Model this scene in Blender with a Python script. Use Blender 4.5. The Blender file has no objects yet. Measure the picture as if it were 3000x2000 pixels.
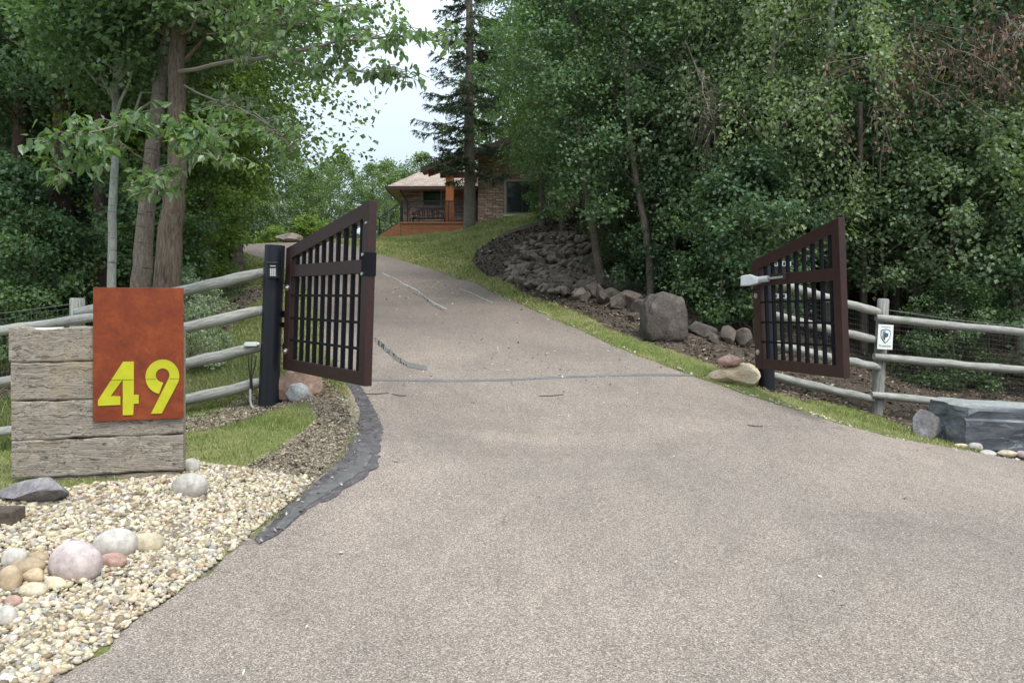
import bpy, math, random
import numpy as np
from mathutils import Vector, Matrix, Quaternion
S = bpy.context.scene; COL = S.collection
R = math.radians
# ---------------- camera, world, sun, exposure ----------------
cam = bpy.data.cameras.new("camera"); co = bpy.data.objects.new("camera", cam); COL.objects.link(co)
co.location = (0, 0, 1.6); co.rotation_euler = (R(90), 0, 0)
cam.lens = 26; cam.sensor_width = 36; cam.shift_y = -88/3000; cam.clip_start = .05; cam.clip_end = 1500
S.camera = co
S.view_settings.view_transform = 'Standard'; S.view_settings.look = 'None'
S.view_settings.exposure = 0.63; S.view_settings.gamma = 1
SUN_EL, SUN_AZ = R(58), R(-25)
w = bpy.data.worlds.new("World"); S.world = w; w.use_nodes = True
N = w.node_tree.nodes; Lk = w.node_tree.links; bg = N['Background']
sky = N.new('ShaderNodeTexSky'); sky.sky_type = 'NISHITA'; sky.sun_disc = False
sky.sun_elevation = SUN_EL; sky.sun_rotation = SUN_AZ; sky.air_density = 1.0; sky.dust_density = 3.0; sky.ozone_density = 1
# thin bright cloud layer veiling most of the sky
tc = N.new('ShaderNodeTexCoord'); nz = N.new('ShaderNodeTexNoise'); nz.inputs['Scale'].default_value = 1.6; nz.inputs['Detail'].default_value = 4
Lk.new(tc.outputs['Generated'], nz.inputs['Vector'])
mr = N.new('ShaderNodeMapRange'); mr.inputs[1].default_value = .35; mr.inputs[2].default_value = .7; mr.inputs[3].default_value = .80; mr.inputs[4].default_value = .98
Lk.new(nz.outputs['Fac'], mr.inputs[0])
mx = N.new('ShaderNodeMix'); mx.data_type = 'RGBA'; Lk.new(mr.outputs[0], mx.inputs['Factor']); Lk.new(sky.outputs[0], mx.inputs['A'])
mx.inputs['B'].default_value = (6.1, 7.1, 8.2, 1)
sz = N.new('ShaderNodeSeparateXYZ'); Lk.new(tc.outputs['Generated'], sz.inputs[0])   # an overcast sky is brightest overhead
mz = N.new('ShaderNodeMapRange'); mz.inputs[1].default_value = .12; mz.inputs[2].default_value = .95; mz.inputs[3].default_value = 1; mz.inputs[4].default_value = 2.7; Lk.new(sz.outputs['Z'], mz.inputs[0])
vm = N.new('ShaderNodeVectorMath'); vm.operation = 'SCALE'; Lk.new(mx.outputs['Result'], vm.inputs[0]); Lk.new(mz.outputs[0], vm.inputs['Scale'])
Lk.new(vm.outputs[0], bg.inputs['Color']); bg.inputs['Strength'].default_value = .08
sun = bpy.data.lights.new("sun", 'SUN'); so = bpy.data.objects.new("sun", sun); COL.objects.link(so)
sun.energy = 2.0; sun.angle = R(18); sun.color = (1, .965, .91)
sd = Vector((math.sin(SUN_AZ)*math.cos(SUN_EL), -math.cos(SUN_AZ)*math.cos(SUN_EL)*.6, math.sin(SUN_EL)))
sd = Vector((.30, -.42, .86)).normalized()
so.rotation_euler = sd.to_track_quat('Z', 'Y').to_euler()
sky.sun_elevation = math.asin(sd.z); sky.sun_rotation = math.atan2(sd.x, sd.y)
S.cycles.max_bounces = 7; S.cycles.diffuse_bounces = 3; S.cycles.transmission_bounces = 4; S.cycles.transparent_max_bounces = 6

# ---------------- terrain ----------------
F=2166.67; EY=1.6; HZ=912
def P(px,py,d): return ((px-1500)/F*d, d, EY-(py-HZ)/F*d)
CT=[P(*a) for a in [
 (1500,1500,5.53),(1500,1250,8.2),(1500,1113,10.0),(1800,1110,10.2),(1200,1115,9.8),
 (1640,912,15.6),(920,912,15.6),(1280,912,15.5),(1420,820,20.5),(870,820,20.5),(1150,820,20.5),(1245,760,26),(780,760,26),(1000,760,26),
 (1160,735,29),(1100,712,32),(700,735,29),
 (790,1190,8.95),(700,1260,7.6),(537,1400,5.75),(100,1425,5.45),(900,1300,6.9),(820,1450,5.75),
 (0,1550,4.6),(600,1700,4.32),(10,1330,7.0),(0,1330,8.7),(225,1290,8.9),(540,1215,8.9),(1010,1130,9.4),(1050,1250,7.6),
 (700,900,14),(600,1000,12),(640,735,30),(0,1080,12),(250,1040,12),(400,850,18),(100,900,20),
 (2265,1142,10.2),(2565,1213,11.5),(2670,1270,9.1),(2850,1335,8.0),(3000,1400,7.1),(2800,1190,12.5),(2700,1105,15),(3100,1190,13),(2120,1110,10.5),(2330,1190,9.2),
 (1950,1003,12.5),(2100,985,13.5),(1900,1020,12.3),(1700,885,16.5),(1560,850,19),(1470,805,22),(1870,925,14.5),(1480,690,26),(1570,685,24.5),(1700,690,22),(1750,845,17.8),(1900,865,16.3),
 (1580,642,34),(1300,700,31),(1375,662,31.5),(1450,656,38),(1165,692,38),(1100,705,35),(1650,650,37),(1250,735,28.5),
 (2000,760,20),(2400,900,19),(3000,950,18),(2400,750,30),(3100,800,30)]]
CT+= [(0,3.2,0),(2,3.2,0),(4.5,3.5,0),(-2,3.2,0),(-3,3.0,.08),(0,0,0),(5,0,0),(-5,0,.05),(0,-8,0),(9,-8,0),(-9,-8,0),(10,4,-.1),(-10,4,.0),(12,8,-.05),(-12,8,-.1),
 (0,36,5.15),(-8,36,5.1),(-3,45,5.4),(-12,45,5.0),(4,48,6.6),(14,45,6.8),(-16,30,4.0),(-25,20,2.4),(25,20,2.0),(30,40,5.5),(-30,45,4.5),(0,70,5.6),(-40,70,5),(40,70,6),(0,120,6),(-60,120,6),(60,120,6),(60,10,0),(-60,10,0),(60,50,4),(-60,50,4)]
CT=np.array(CT)
def _U(r2): return .5*r2*np.log(r2+1e-9)
_n = len(CT); _X = CT[:, :2]/10
_A = np.zeros((_n+3, _n+3)); _A[:_n, :_n] = _U(((_X[:, None]-_X[None])**2).sum(-1))+np.eye(_n)*.002; _A[:_n, _n] = 1; _A[:_n, _n+1:] = _X; _A[_n, :_n] = 1; _A[_n+1:, :_n] = _X.T
_W = np.linalg.solve(_A, np.r_[CT[:, 2], 0, 0, 0])
def zt(x, y):
    x = np.asarray(x, float); y = np.asarray(y, float); sh = np.broadcast(x, y).shape
    q = np.stack([np.broadcast_to(x, sh).ravel(), np.broadcast_to(y, sh).ravel()], 1)/10; out = np.empty(len(q))
    for i in range(0, len(q), 20000):
        b = q[i:i+20000]; out[i:i+20000] = _U(((b[:, None]-_X[None])**2).sum(-1))@_W[:_n]+_W[_n]+b@_W[_n+1:]
    return out.reshape(sh)
DD=np.concatenate([np.arange(2.2,14,.05),np.arange(14,60,.15)])
def hit(pts):
    out=[]
    for px,py in pts:
        x=(px-1500)/F*DD; z=EY-(py-HZ)/F*DD
        g=zt(x,DD)-z
        k=np.argmax(g>0)
        if g[k]<=0: out.append((x[-1],DD[-1],z[-1]));continue
        if k==0: d=DD[0]
        else: t=g[k-1]/(g[k-1]-g[k]); d=DD[k-1]+t*(DD[k]-DD[k-1])
        out.append(((px-1500)/F*d,d,EY-(py-HZ)/F*d))
    return np.array(out)
def inpoly(px, py, poly):
    poly = np.asarray(poly, float); ins = np.zeros(np.shape(px), bool); j = len(poly)-1
    for i in range(len(poly)):
        xi, yi = poly[i, :2]; xj, yj = poly[j, :2]
        c = ((yi > py) != (yj > py)) & (px < (xj-xi)*(py-yi)/((yj-yi)+1e-12)+xi)
        ins ^= c; j = i
    return ins
def segdist(px, py, line):
    line = np.asarray(line, float); best = np.full(np.shape(px), 1e9)
    for a, b in zip(line[:-1], line[1:]):
        d = b[:2]-a[:2]; t = np.clip(((px-a[0])*d[0]+(py-a[1])*d[1])/(d@d+1e-12), 0, 1)
        best = np.minimum(best, np.hypot(px-a[0]-t*d[0], py-a[1]-t*d[1]))
    return best
def resample(p, n):
    p = np.asarray(p, float); s = np.r_[0, np.cumsum(np.linalg.norm(np.diff(p[:, :2], axis=0), axis=1))]
    t = np.linspace(0, s[-1], n); return np.stack([np.interp(t, s, p[:, k]) for k in range(2)], 1)
def vnoise(x, y, z=0., seed=0):          # cheap smooth noise from summed sines
    r = np.random.RandomState(seed); o = 0
    for k in range(6):
        a = r.uniform(-1, 1, 3)*1.7*(1+k*.5); o = o+np.sin(a[0]*x+a[1]*y+a[2]*z+r.uniform(0, 6.3))/(1+k*.35)
    return o/3.
# ---------------- mesh helpers ----------------
def tag(o, label=None, cat=None, group=None, kind=None):
    for k, v in (('label', label), ('category', cat), ('group', group), ('kind', kind)):
        if v: o[k] = v
    return o
def link(o, parent=None):
    COL.objects.link(o)
    if parent: o.parent = parent
    return o
def npmesh(name, V, Fc, mat=None, attrs=None, smooth=False):
    V = np.asarray(V, np.float32); Fc = np.asarray(Fc, np.int32); k = Fc.shape[1]
    me = bpy.data.meshes.new(name); me.vertices.add(len(V)); me.vertices.foreach_set('co', V.ravel())
    me.loops.add(Fc.size); me.loops.foreach_set('vertex_index', Fc.ravel())
    me.polygons.add(len(Fc)); me.polygons.foreach_set('loop_start', np.arange(0, Fc.size, k, dtype=np.int32))
    me.polygons.foreach_set('loop_total', np.full(len(Fc), k, np.int32))
    me.polygons.foreach_set('use_smooth', np.full(len(Fc), smooth, bool))
    for an, (ty, arr) in (attrs or {}).items():
        at = me.attributes.new(an, ty, 'POINT')
        at.data.foreach_set({'FLOAT': 'value', 'FLOAT_VECTOR': 'vector', 'FLOAT_COLOR': 'color'}[ty], np.asarray(arr, np.float32).ravel())
    if mat: me.materials.append(mat)
    me.update(calc_edges=True); return me
def npobj(name, V, Fc, mat=None, parent=None, attrs=None, smooth=False):
    return link(bpy.data.objects.new(name, npmesh(name, V, Fc, mat, attrs, smooth)), parent)
def empty(name, loc=(0, 0, 0), rz=0):
    o = bpy.data.objects.new(name, None); o.location = loc; o.rotation_euler = (0, 0, rz); o.empty_display_size = .2
    return link(o)
def copy_tree(o, parent=None):
    c = o.copy(); COL.objects.link(c)
    if parent: c.parent = parent
    for ch in list(o.children): copy_tree(ch, c)
    return c
class MB:
    def __init__(s): s.V = []; s.F = []; s.T = []; s.n = 0
    def add(s, v, f, t=None):
        s.V.append(np.asarray(v, float).reshape(-1, 3)); s.F += [tuple(i+s.n for i in q) for q in f]
        s.T.append(np.asarray(t, float).reshape(-1, 3) if t is not None else s.V[-1]); s.n += len(s.V[-1]); return s
    def box(s, x0, x1, y0, y1, z0, z1):
        return s.hexa([(x0, y0, z0), (x1, y0, z0), (x1, y1, z0), (x0, y1, z0), (x0, y0, z1), (x1, y0, z1), (x1, y1, z1), (x0, y1, z1)])
    def hexa(s, p):
        return s.add(p, [(0, 3, 2, 1), (4, 5, 6, 7), (0, 1, 5, 4), (1, 2, 6, 5), (2, 3, 7, 6), (3, 0, 4, 7)])
    def prism(s, poly, y0, y1):          # polygon in x,z extruded along y
        n = len(poly)
        s.add([(a, y0, b) for a, b in poly]+[(a, y1, b) for a, b in poly],
              [tuple(range(n)), tuple(range(2*n-1, n-1, -1))]+[(i, i+n, (i+1) % n+n, (i+1) % n) for i in range(n)]); return s
    def tube(s, pts, rad, n=10, cap=True, jit=0, seed=0):
        pts = np.asarray(pts, float); m = len(pts); rad = np.broadcast_to(rad, (m,)).astype(float)
        tg = np.gradient(pts, axis=0); tg /= np.linalg.norm(tg, axis=1)[:, None]+1e-12
        up = np.array([0, 0, 1.]) if abs(tg[0][2]) < .9 else np.array([1., 0, 0])
        a = np.cross(up, tg[0]); a /= np.linalg.norm(a); ring = []; T = []
        L = np.r_[0, np.cumsum(np.linalg.norm(np.diff(pts, axis=0), axis=1))]
        th = np.linspace(0, 2*np.pi, n, endpoint=False); rs = np.random.RandomState(seed)
        ja = rs.uniform(-1, 1, n)
        for i in range(m):
            a = a-tg[i]*(a@tg[i]); a /= np.linalg.norm(a)+1e-12; b = np.cross(tg[i], a)
            rr = rad[i]*(1+jit*(.6*ja+.4*rs.uniform(-1, 1, n)))
            ring.append(pts[i]+(np.cos(th)*rr)[:, None]*a+(np.sin(th)*rr)[:, None]*b)
            T.append(np.stack([np.full(n, L[i]), np.cos(th)*rad[i], np.sin(th)*rad[i]], 1))
        V = np.concatenate(ring); TT = np.concatenate(T)
        f = [(i*n+j, i*n+(j+1) % n, (i+1)*n+(j+1) % n, (i+1)*n+j) for i in range(m-1) for j in range(n)]
        if cap: f += [tuple(range(n-1, -1, -1)), tuple(range((m-1)*n, m*n))]
        return s.add(V, f, TT)
    def obj(s, name, mat, parent=None, smooth=False, bevel=0, sharp=None):
        me = bpy.data.meshes.new(name); V = np.concatenate(s.V)
        me.from_pydata(V.tolist(), [], s.F); me.materials.append(mat)
        at = me.attributes.new('tuv', 'FLOAT_VECTOR', 'POINT'); at.data.foreach_set('vector', np.concatenate(s.T).astype(np.float32).ravel())
        if smooth:
            me.polygons.foreach_set('use_smooth', [True]*len(me.polygons))
            me.set_sharp_from_angle(angle=R(45))
        o = bpy.data.objects.new(name, me); link(o, parent)
        if bevel:
            b = o.modifiers.new('bevel', 'BEVEL'); b.width = bevel; b.segments = 2; b.limit_method = 'ANGLE'
        return o
# ---------------- material helpers ----------------
class NM:
    def __init__(s, name):
        s.m = bpy.data.materials.new(name); s.m.use_nodes = True; s.t = s.m.node_tree; s.p = s.t.nodes['Principled BSDF']; s.c = {}
    def n(s, ty, **kw):
        x = s.t.nodes.new('ShaderNode'+ty)
        for k, v in kw.items(): setattr(x, k, v)
        return x
    def l(s, a, b): s.t.links.new(a, b); return b
    def co(s, kind='Object', scale=(1, 1, 1), attr=None):
        if attr: src = s.attr(attr, 'Vector')
        else: src = s.n('TexCoord').outputs[kind]
        mp = s.n('Mapping'); mp.inputs['Scale'].default_value = scale if hasattr(scale, '__len__') else (scale,)*3
        s.l(src, mp.inputs['Vector']); return mp.outputs[0]
    def attr(s, name, out='Fac'): a = s.n('Attribute'); a.attribute_name = name; return a.outputs[out]
    def noise(s, vec, scale, detail=4, rough=.6, dist=0, out='Fac'):
        x = s.n('TexNoise'); s.l(vec, x.inputs['Vector']); x.inputs['Scale'].default_value = scale
        x.inputs['Detail'].default_value = detail; x.inputs['Roughness'].default_value = rough; x.inputs['Distortion'].default_value = dist
        return x.outputs[out]
    def voro(s, vec, scale, out='Color', feature='F1', rnd=1):
        x = s.n('TexVoronoi', feature=feature); s.l(vec, x.inputs['Vector']); x.inputs['Scale'].default_value = scale; x.inputs['Randomness'].default_value = rnd
        return x.outputs[out]
    def ramp(s, fac, stops, interp='LINEAR'):
        x = s.n('ValToRGB'); s.l(fac, x.inputs[0]); e = x.color_ramp.elements; x.color_ramp.interpolation = interp
        while len(e) < len(stops): e.new(.5)
        for i, (p, c) in enumerate(stops): e[i].position = p; e[i].color = (*(c if hasattr(c, '__len__') else (c,)*3), 1)
        return x.outputs[0]
    def mix(s, f, a, b, mode='MIX'):
        x = s.n('Mix', data_type='RGBA', blend_type=mode)
        for v, k in ((f, 'Factor'), (a, 'A'), (b, 'B')):
            if isinstance(v, (int, float)) and k == 'Factor': x.inputs[k].default_value = v
            elif isinstance(v, tuple): x.inputs[k].default_value = (*v, 1)
            else: s.l(v, x.inputs[k])
        return x.outputs['Result']
    def math(s, op, a, b=0.):
        x = s.n('Math', operation=op)
        for i, v in enumerate((a, b)):
            if isinstance(v, (int, float)): x.inputs[i].default_value = v
            else: s.l(v, x.inputs[i])
        return x.outputs[0]
    def bump(s, h, strength=.5, dist=.01, prev=None):
        x = s.n('Bump'); s.l(h, x.inputs['Height']); x.inputs['Strength'].default_value = strength; x.inputs['Distance'].default_value = dist
        if prev is not None: s.l(prev, x.inputs['Normal'])
        s.l(x.outputs[0], s.p.inputs['Normal']); return x.outputs[0]
    def fin(s, col, rough=.7, spec=.3, metal=0):
        if isinstance(col, tuple): s.p.inputs['Base Color'].default_value = (*col, 1)
        else: s.l(col, s.p.inputs['Base Color'])
        if isinstance(rough, (int, float)): s.p.inputs['Roughness'].default_value = rough
        else: s.l(rough, s.p.inputs['Roughness'])
        s.p.inputs['Specular IOR Level'].default_value = spec; s.p.inputs['Metallic'].default_value = metal
        return s.m
def simple(name, col, rough=.5, spec=.4, metal=0, var=.12, sc=30, bump=0):
    m = NM(name); v = m.co(); nz = m.noise(v, sc)
    c = m.ramp(nz, [(.3, tuple(x*(1-var) for x in col)), (.7, tuple(x*(1+var) for x in col))])
    if bump: m.bump(nz, bump, .004)
    return m.fin(c, rough, spec, metal)
def leafmat(name, dark, light, trans=.35, rough=.45, under=None):
    m = NM(name); a = m.attr('rnd'); c = m.ramp(a, [(0, dark), (.55, tuple((x+y)/2 for x, y in zip(dark, light))), (1, light)])
    big = m.noise(m.co('Object'), .9, 2); c = m.mix(.7, c, m.ramp(big, [(.3, .66), (.7, 1.3)]), 'MULTIPLY'); c = m.mix(.8, c, m.ramp(m.n('ObjectInfo').outputs['Random'], [(0, (.70, .74, .72)), (.5, (1, 1, 1)), (1, (1.38, 1.28, 1.15))]), 'MULTIPLY')
    c2 = m.mix(m.n('NewGeometry').outputs['Backfacing'], c, m.mix(.35, c, (.30, .36, .26)) if under is None else under)
    m.fin(c2, rough, .45)
    tr = m.n('BsdfTranslucent'); m.l(m.mix(1., c, (1.25, 1.5, .55), 'MULTIPLY'), tr.inputs['Color'])
    ms = m.n('MixShader'); ms.inputs[0].default_value = trans
    m.l(m.p.outputs[0], ms.inputs[1]); m.l(tr.outputs[0], ms.inputs[2]); m.l(ms.outputs[0], m.t.nodes['Material Output'].inputs['Surface'])
    return m.m
def rockmat(name, cols, sc=3., spots=None, bump=.6, rough=.85, streak=None):
    m = NM(name); v = m.co('Object', streak or 1.0)
    a = m.noise(v, sc, 6, .65, .4); b = m.noise(v, sc*9, 5, .7)
    n = len(cols); c = m.ramp(a, [(.28+.44*i/(max(n-1, 1)), x) for i, x in enumerate(cols)])
    c = m.mix(.8, c, m.ramp(b, [(.3, .55), (.7, 1.4)]), 'MULTIPLY')
    ck = m.voro(m.mix(.25, v, m.noise(v, sc, 3, out='Color'), 'ADD'), sc*1.3, 'Distance', 'DISTANCE_TO_EDGE'); c = m.mix(m.ramp(ck, [(0, .05), (.03, 0.)]), c, (.04, .033, .028))
    if spots: c = m.mix(m.ramp(m.noise(v, sc*2.3, 5, .7, .8), [(spots[1], 0.), (spots[1]+.06, 1.)]), c, spots[0])
    rn = m.n('ObjectInfo').outputs['Random']; c = m.mix(.6, c, m.ramp(rn, [(0, .72), (1, 1.3)]), 'MULTIPLY')
    m.bump(m.noise(v, sc*3, 9, .72), bump, .05 if bump > .3 else .02)
    return m.fin(c, rough, .25)
def barkmat(name, c1, c2, fiss=.7, sc=(3, 16, 16), bands=None):
    m = NM(name); v = m.co(attr='tuv', scale=sc); a = m.noise(v, 3.2, 6, .7, .6)
    c = m.ramp(a, [(.32, c1), (.6, c2)]); b = m.noise(m.co(attr='tuv', scale=(2, 3, 3)), 1.5, 3)
    c = m.mix(.5, c, m.ramp(b, [(.3, .65), (.7, 1.3)]), 'MULTIPLY')
    if bands:
        v2 = m.co(attr='tuv', scale=(14, 2.5, 2.5)); c = m.mix(m.ramp(m.noise(v2, 1.6, 4, .7), [(.58, 0.), (.66, 1.)]), c, bands)
    m.bump(a, fiss, .03); return m.fin(c, .9, .15)
def woodmat(name, c1, c2, attr=None, sc=(1.5, 22, 22), rough=.85, bump=.5, knots=False, green=None):
    m = NM(name); kw = dict(attr=attr) if attr else {}
    v = m.co(scale=sc, **kw); v1 = m.co(scale=1., **kw)
    if knots:
        nd = m.noise(m.co(scale=(2.5, 5, 5)), 1.4, 3, .6, .8, 'Color'); o_ = m.co(scale=1.); sh = m.mix(.09, o_, nd, 'LINEAR_LIGHT'); mp2 = m.n('Mapping'); mp2.inputs['Scale'].default_value = (1.1, 34, 34); m.l(sh, mp2.inputs['Vector']); v = mp2.outputs[0]
    a = m.noise(v, 1.6, 7, .72, .9 if not knots else .3); b = m.noise(v if knots else m.co(scale=tuple(x*3.2 for x in sc), **kw), 2, 4, .7)
    c = m.ramp(a, [(.28, c1), (.5, tuple((x+y)/2 for x, y in zip(c1, c2))), (.66, c2)])
    cr = m.ramp(b, [(.36, .28), (.45, 1.), (1, 1.12)]); c = m.mix(.9, c, cr, 'MULTIPLY')
    if knots:
        wv = m.n('TexWave', wave_type='RINGS', rings_direction='SPHERICAL'); m.l(m.co(scale=(2.2, 9, 9)), wv.inputs['Vector'])
        wv.inputs['Scale'].default_value = 2.2; wv.inputs['Distortion'].default_value = 7; wv.inputs['Detail'].default_value = 3; wv.inputs['Detail Scale'].default_value = .7
        c = m.mix(.55, c, m.ramp(wv.outputs['Fac'], [(.0, .45), (.35, 1.), (1, 1.12)]), 'MULTIPLY')
    if knots:
        c = m.mix(m.ramp(m.noise(v1, 2.3, 5, .7, .5), [(.50, 0.), (.72, .55)]), c, (.36, .27, .15)); c = m.mix(m.ramp(m.noise(v1, 3.1, 5, .7, 1), [(.62, 0.), (.75, .6)]), c, (.12, .08, .05))
    if attr: c = m.mix(m.ramp(m.voro(m.co(scale=(2.3, 9, 9), attr=attr), 1., 'Distance'), [(.05, .85), (.11, 0.)]), c, (.07, .055, .04))
    if green: c = m.mix(m.ramp(m.noise(v1, 3.5, 4), [(.5, 0.), (.75, .6)]), c, green)
    rn = m.n('ObjectInfo').outputs['Random']; c = m.mix(.5, c, m.ramp(rn, [(0, .75), (1, 1.2)]), 'MULTIPLY')
    m.bump(m.mix(.5, a, cr), bump, .006); return m.fin(c, rough, .2)
M = {}
def asphalt():
    m = NM('asphalt'); v = m.co('Object')
    g = m.voro(v, 165, 'Color'); gb = m.n('SeparateColor'); m.l(g, gb.inputs[0])
    c = m.ramp(gb.outputs[0], [(0, (.135, .115, .103)), (.3, (.235, .205, .182)), (.62, (.325, .287, .254)), (.88, (.45, .405, .362)), (1, (.62, .565, .51))])
    f = m.noise(v, 240, 3, .8); c = m.mix(.6, c, m.ramp(f, [(.34, .62), (.66, 1.3)]), 'MULTIPLY')
    big = m.noise(v, .33, 5, .6, .6); c = m.mix(.85, c, m.ramp(big, [(.3, (.70, .70, .71)), (.68, (1.18, 1.14, 1.08))]), 'MULTIPLY')
    md = m.noise(m.co('Object', (1.2, .5, 1)), 2.6, 6, .7, 1); c = m.mix(.6, c, m.ramp(md, [(.3, .80), (.7, 1.14)]), 'MULTIPLY')
    ck = m.voro(m.mix(.12, v, m.noise(v, 2, 4, out='Color'), 'ADD'), .55, 'Distance', 'DISTANCE_TO_EDGE')
    gate = m.ramp(m.noise(v, .9, 2), [(.52, 0.), (.6, 1.)])
    c = m.mix(m.math('MULTIPLY', m.math('MULTIPLY', m.math('LESS_THAN', ck, .0028), gate), .3), c, (.07, .065, .06))
    sy = m.n('SeparateXYZ'); m.l(v, sy.inputs[0]); yy = m.math('ADD', sy.outputs['Y'], m.math('MULTIPLY', m.math('SUBTRACT', md, .5), 5.))   # asphalt colour turns darker and greyer up the drive beyond the gates
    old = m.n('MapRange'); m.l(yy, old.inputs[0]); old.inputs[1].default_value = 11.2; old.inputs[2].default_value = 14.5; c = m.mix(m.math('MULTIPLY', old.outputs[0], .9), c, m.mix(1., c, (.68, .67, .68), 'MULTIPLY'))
    c = m.mix(1., c, (.87, .832, .79), 'MULTIPLY'); m.bump(m.math('ADD', gb.outputs[0], f), .55, .006)
    return m.fin(c, .88, .25)
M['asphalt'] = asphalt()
def tarm(name, col, k):
    m = NM(name); v = m.co('Object'); a = m.noise(v, 7, 6, .7, .8); f = m.noise(v, 160, 3, .8)
    c = m.ramp(a, [(.3, tuple(x*.75 for x in col)), (.65, tuple(x*k for x in col))]); c = m.mix(.5, c, m.ramp(f, [(.35, .6), (.7, 1.5)]), 'MULTIPLY')
    c = m.mix(m.ramp(m.noise(v, 16, 6, .75, .5), [(.56, 0.), (.63, .8)]), c, (.205, .185, .165)); m.bump(f, .6, .006); return m.fin(c, .8, .3)
M['tar'] = tarm('dark_tar', (.062, .056, .058), 1.7); M['tar_grey'] = tarm('grey_sealant', (.095, .092, .087), 1.3); M['seal_pale'] = tarm('pale_sealant', (.30, .31, .29), 1.1)
M['seal_mid'] = tarm('worn_sealant', (.15, .15, .148), 1.25)
def groundm():
    m = NM('ground'); v = m.co('Object'); z = m.attr('zone', 'Color'); sp = m.n('SeparateColor'); m.l(z, sp.inputs[0])
    n1 = m.noise(v, 1.1, 5, .6); n2 = m.noise(v, 34, 5, .75); n3 = m.noise(v, 5, 5, .7)
    gr = m.ramp(n1, [(.3, (.115, .150, .042)), (.5, (.165, .185, .062)), (.68, (.26, .24, .11))]); gr = m.mix(.8, gr, m.ramp(n2, [(.3, .5), (.7, 1.4)]), 'MULTIPLY')
    mu = m.ramp(n2, [(.3, (.034, .026, .020)), (.5, (.090, .070, .054)), (.62, (.15, .12, .095)), (.74, (.27, .23, .185))]); mu = m.mix(.7, mu, m.ramp(n3, [(.3, .6), (.7, 1.25)]), 'MULTIPLY')
    di = m.ramp(n2, [(.3, (.12, .095, .07)), (.6, (.25, .21, .16)), (.8, (.42, .37, .29))])
    pert = m.math('MULTIPLY', m.math('SUBTRACT', n3, .5), 1.3)
    fm = m.math('GREATER_THAN', m.math('ADD', sp.outputs[1], pert), .5); fd = m.math('GREATER_THAN', m.math('ADD', sp.outputs[2], pert), .5)
    c = m.mix(fm, gr, mu); c = m.mix(fd, c, di); m.bump(n2, .8, .03); return m.fin(c, .95, .1)
M['ground'] = groundm()
# ================= ground and driveway =================
Lpx = [(162, 2000), (315, 1894), (425, 1800), (574, 1699), (690, 1604), (750, 1560), (808, 1511), (900, 1425), (948, 1383), (1005, 1335), (1034, 1287), (1040, 1239), (1021, 1185), (992, 1121), (960, 1060), (930, 1000), (920, 920), (905, 860), (870, 820), (835, 792), (780, 765), (712, 742), (655, 728)]
Rpx = [(3000, 1352), (2806, 1318), (2653, 1293), (2494, 1252), (2316, 1196), (2200, 1160), (2120, 1130), (2031, 1101), (1897, 1051), (1783, 1005), (1630, 940), (1515, 883), (1414, 840), (1319, 805), (1255, 786), (1159, 757), (1092, 741), (1019, 719), (971, 709)]
Lw = hit(Lpx)[:, :2]; Rw = hit(Rpx)[:, :2]
Lw = np.r_[[(-2.4, -6), (-2.3, 0), (-2.1, 2.0)], Lw, [(-13.5, 30.2), (-18, 32), (-26, 34)]]
Rw = np.r_[[(14, -6), (10.5, 3.), (7.2, 6.0)], Rw, [(-10.8, 36), (-14, 37.8), (-18, 38.9), (-26, 40)]]
Lr = resample(Lw, 420); Rr = resample(Rw, 420)
t_ = np.linspace(0, 1, 420)
Lr[:, 0] += .035*vnoise(Lr[:, 1]*6, Lr[:, 0]*6, 0, 3)+.02*vnoise(Lr[:, 1]*23, Lr[:, 0]*17, 0, 4)
Rr[:, 0] += .03*vnoise(Rr[:, 1]*6, Rr[:, 0]*6, 0, 5)+.015*vnoise(Rr[:, 1]*23, Rr[:, 0]*17, 0, 6)
roadpoly = np.r_[Lr, Rr[::-1]]
MM = 60; s_ = np.linspace(0, 1, MM)
RV = (Lr[:, None]*(1-s_)[None, :, None]+Rr[:, None]*s_[None, :, None]).reshape(-1, 2)
RZ = zt(RV[:, 0], RV[:, 1])+.015
idx = np.arange(420*MM).reshape(420, MM)
RF = np.stack([idx[:-1, :-1], idx[:-1, 1:], idx[1:, 1:], idx[1:, :-1]], -1).reshape(-1, 4)
edge = (idx % MM == 0) | (idx % MM == MM-1); RZ[edge.ravel()] -= .02
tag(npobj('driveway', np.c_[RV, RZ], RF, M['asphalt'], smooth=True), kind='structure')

mulchR = hit([(2250, 1148), (2165, 1108), (2085, 1067), (1974, 1028), (1878, 998), (1783, 963), (1668, 906), (1515, 845), (1400, 787), (1380, 765), (1395, 735), (1440, 705), (1500, 670), (1570, 652)])[:, :2]
mulchR = np.r_[mulchR, [(3.5, 33), (60, 34), (60, 5), (5.6, 7.3)], hit([(2690, 1268), (2600, 1232), (2500, 1196), (2357, 1175)])[:, :2]]
mulchL = np.array([(-5.2, 9.6), (-5.6, 11.5), (-7.6, 14.5), (-10, 19), (-13, 24), (-17, 29), (-60, 34), (-60, 9.6)])
dirtP = [hit([(380, 1262), (480, 1240), (640, 1206), (720, 1150), (860, 1120), (960, 1115), (1020, 1180), (1040, 1230), (1035, 1270), (1000, 1330), (930, 1410), (740, 1385), (700, 1378), (860, 1290), (930, 1230), (900, 1180), (790, 1205), (600, 1262), (420, 1290)]),
         hit([(640, 900), (720, 850), (790, 830), (760, 880), (690, 960), (640, 985)])]
gravP = hit([(-150, 1530), (-60, 1465), (60, 1448), (180, 1432), (420, 1402), (545, 1390), (560, 1345), (610, 1362), (760, 1378), (900, 1402), (938, 1400), (890, 1440), (800, 1510), (688, 1604), (565, 1702), (420, 1802), (300, 1898), (150, 2010)])[:, :2]
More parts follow.
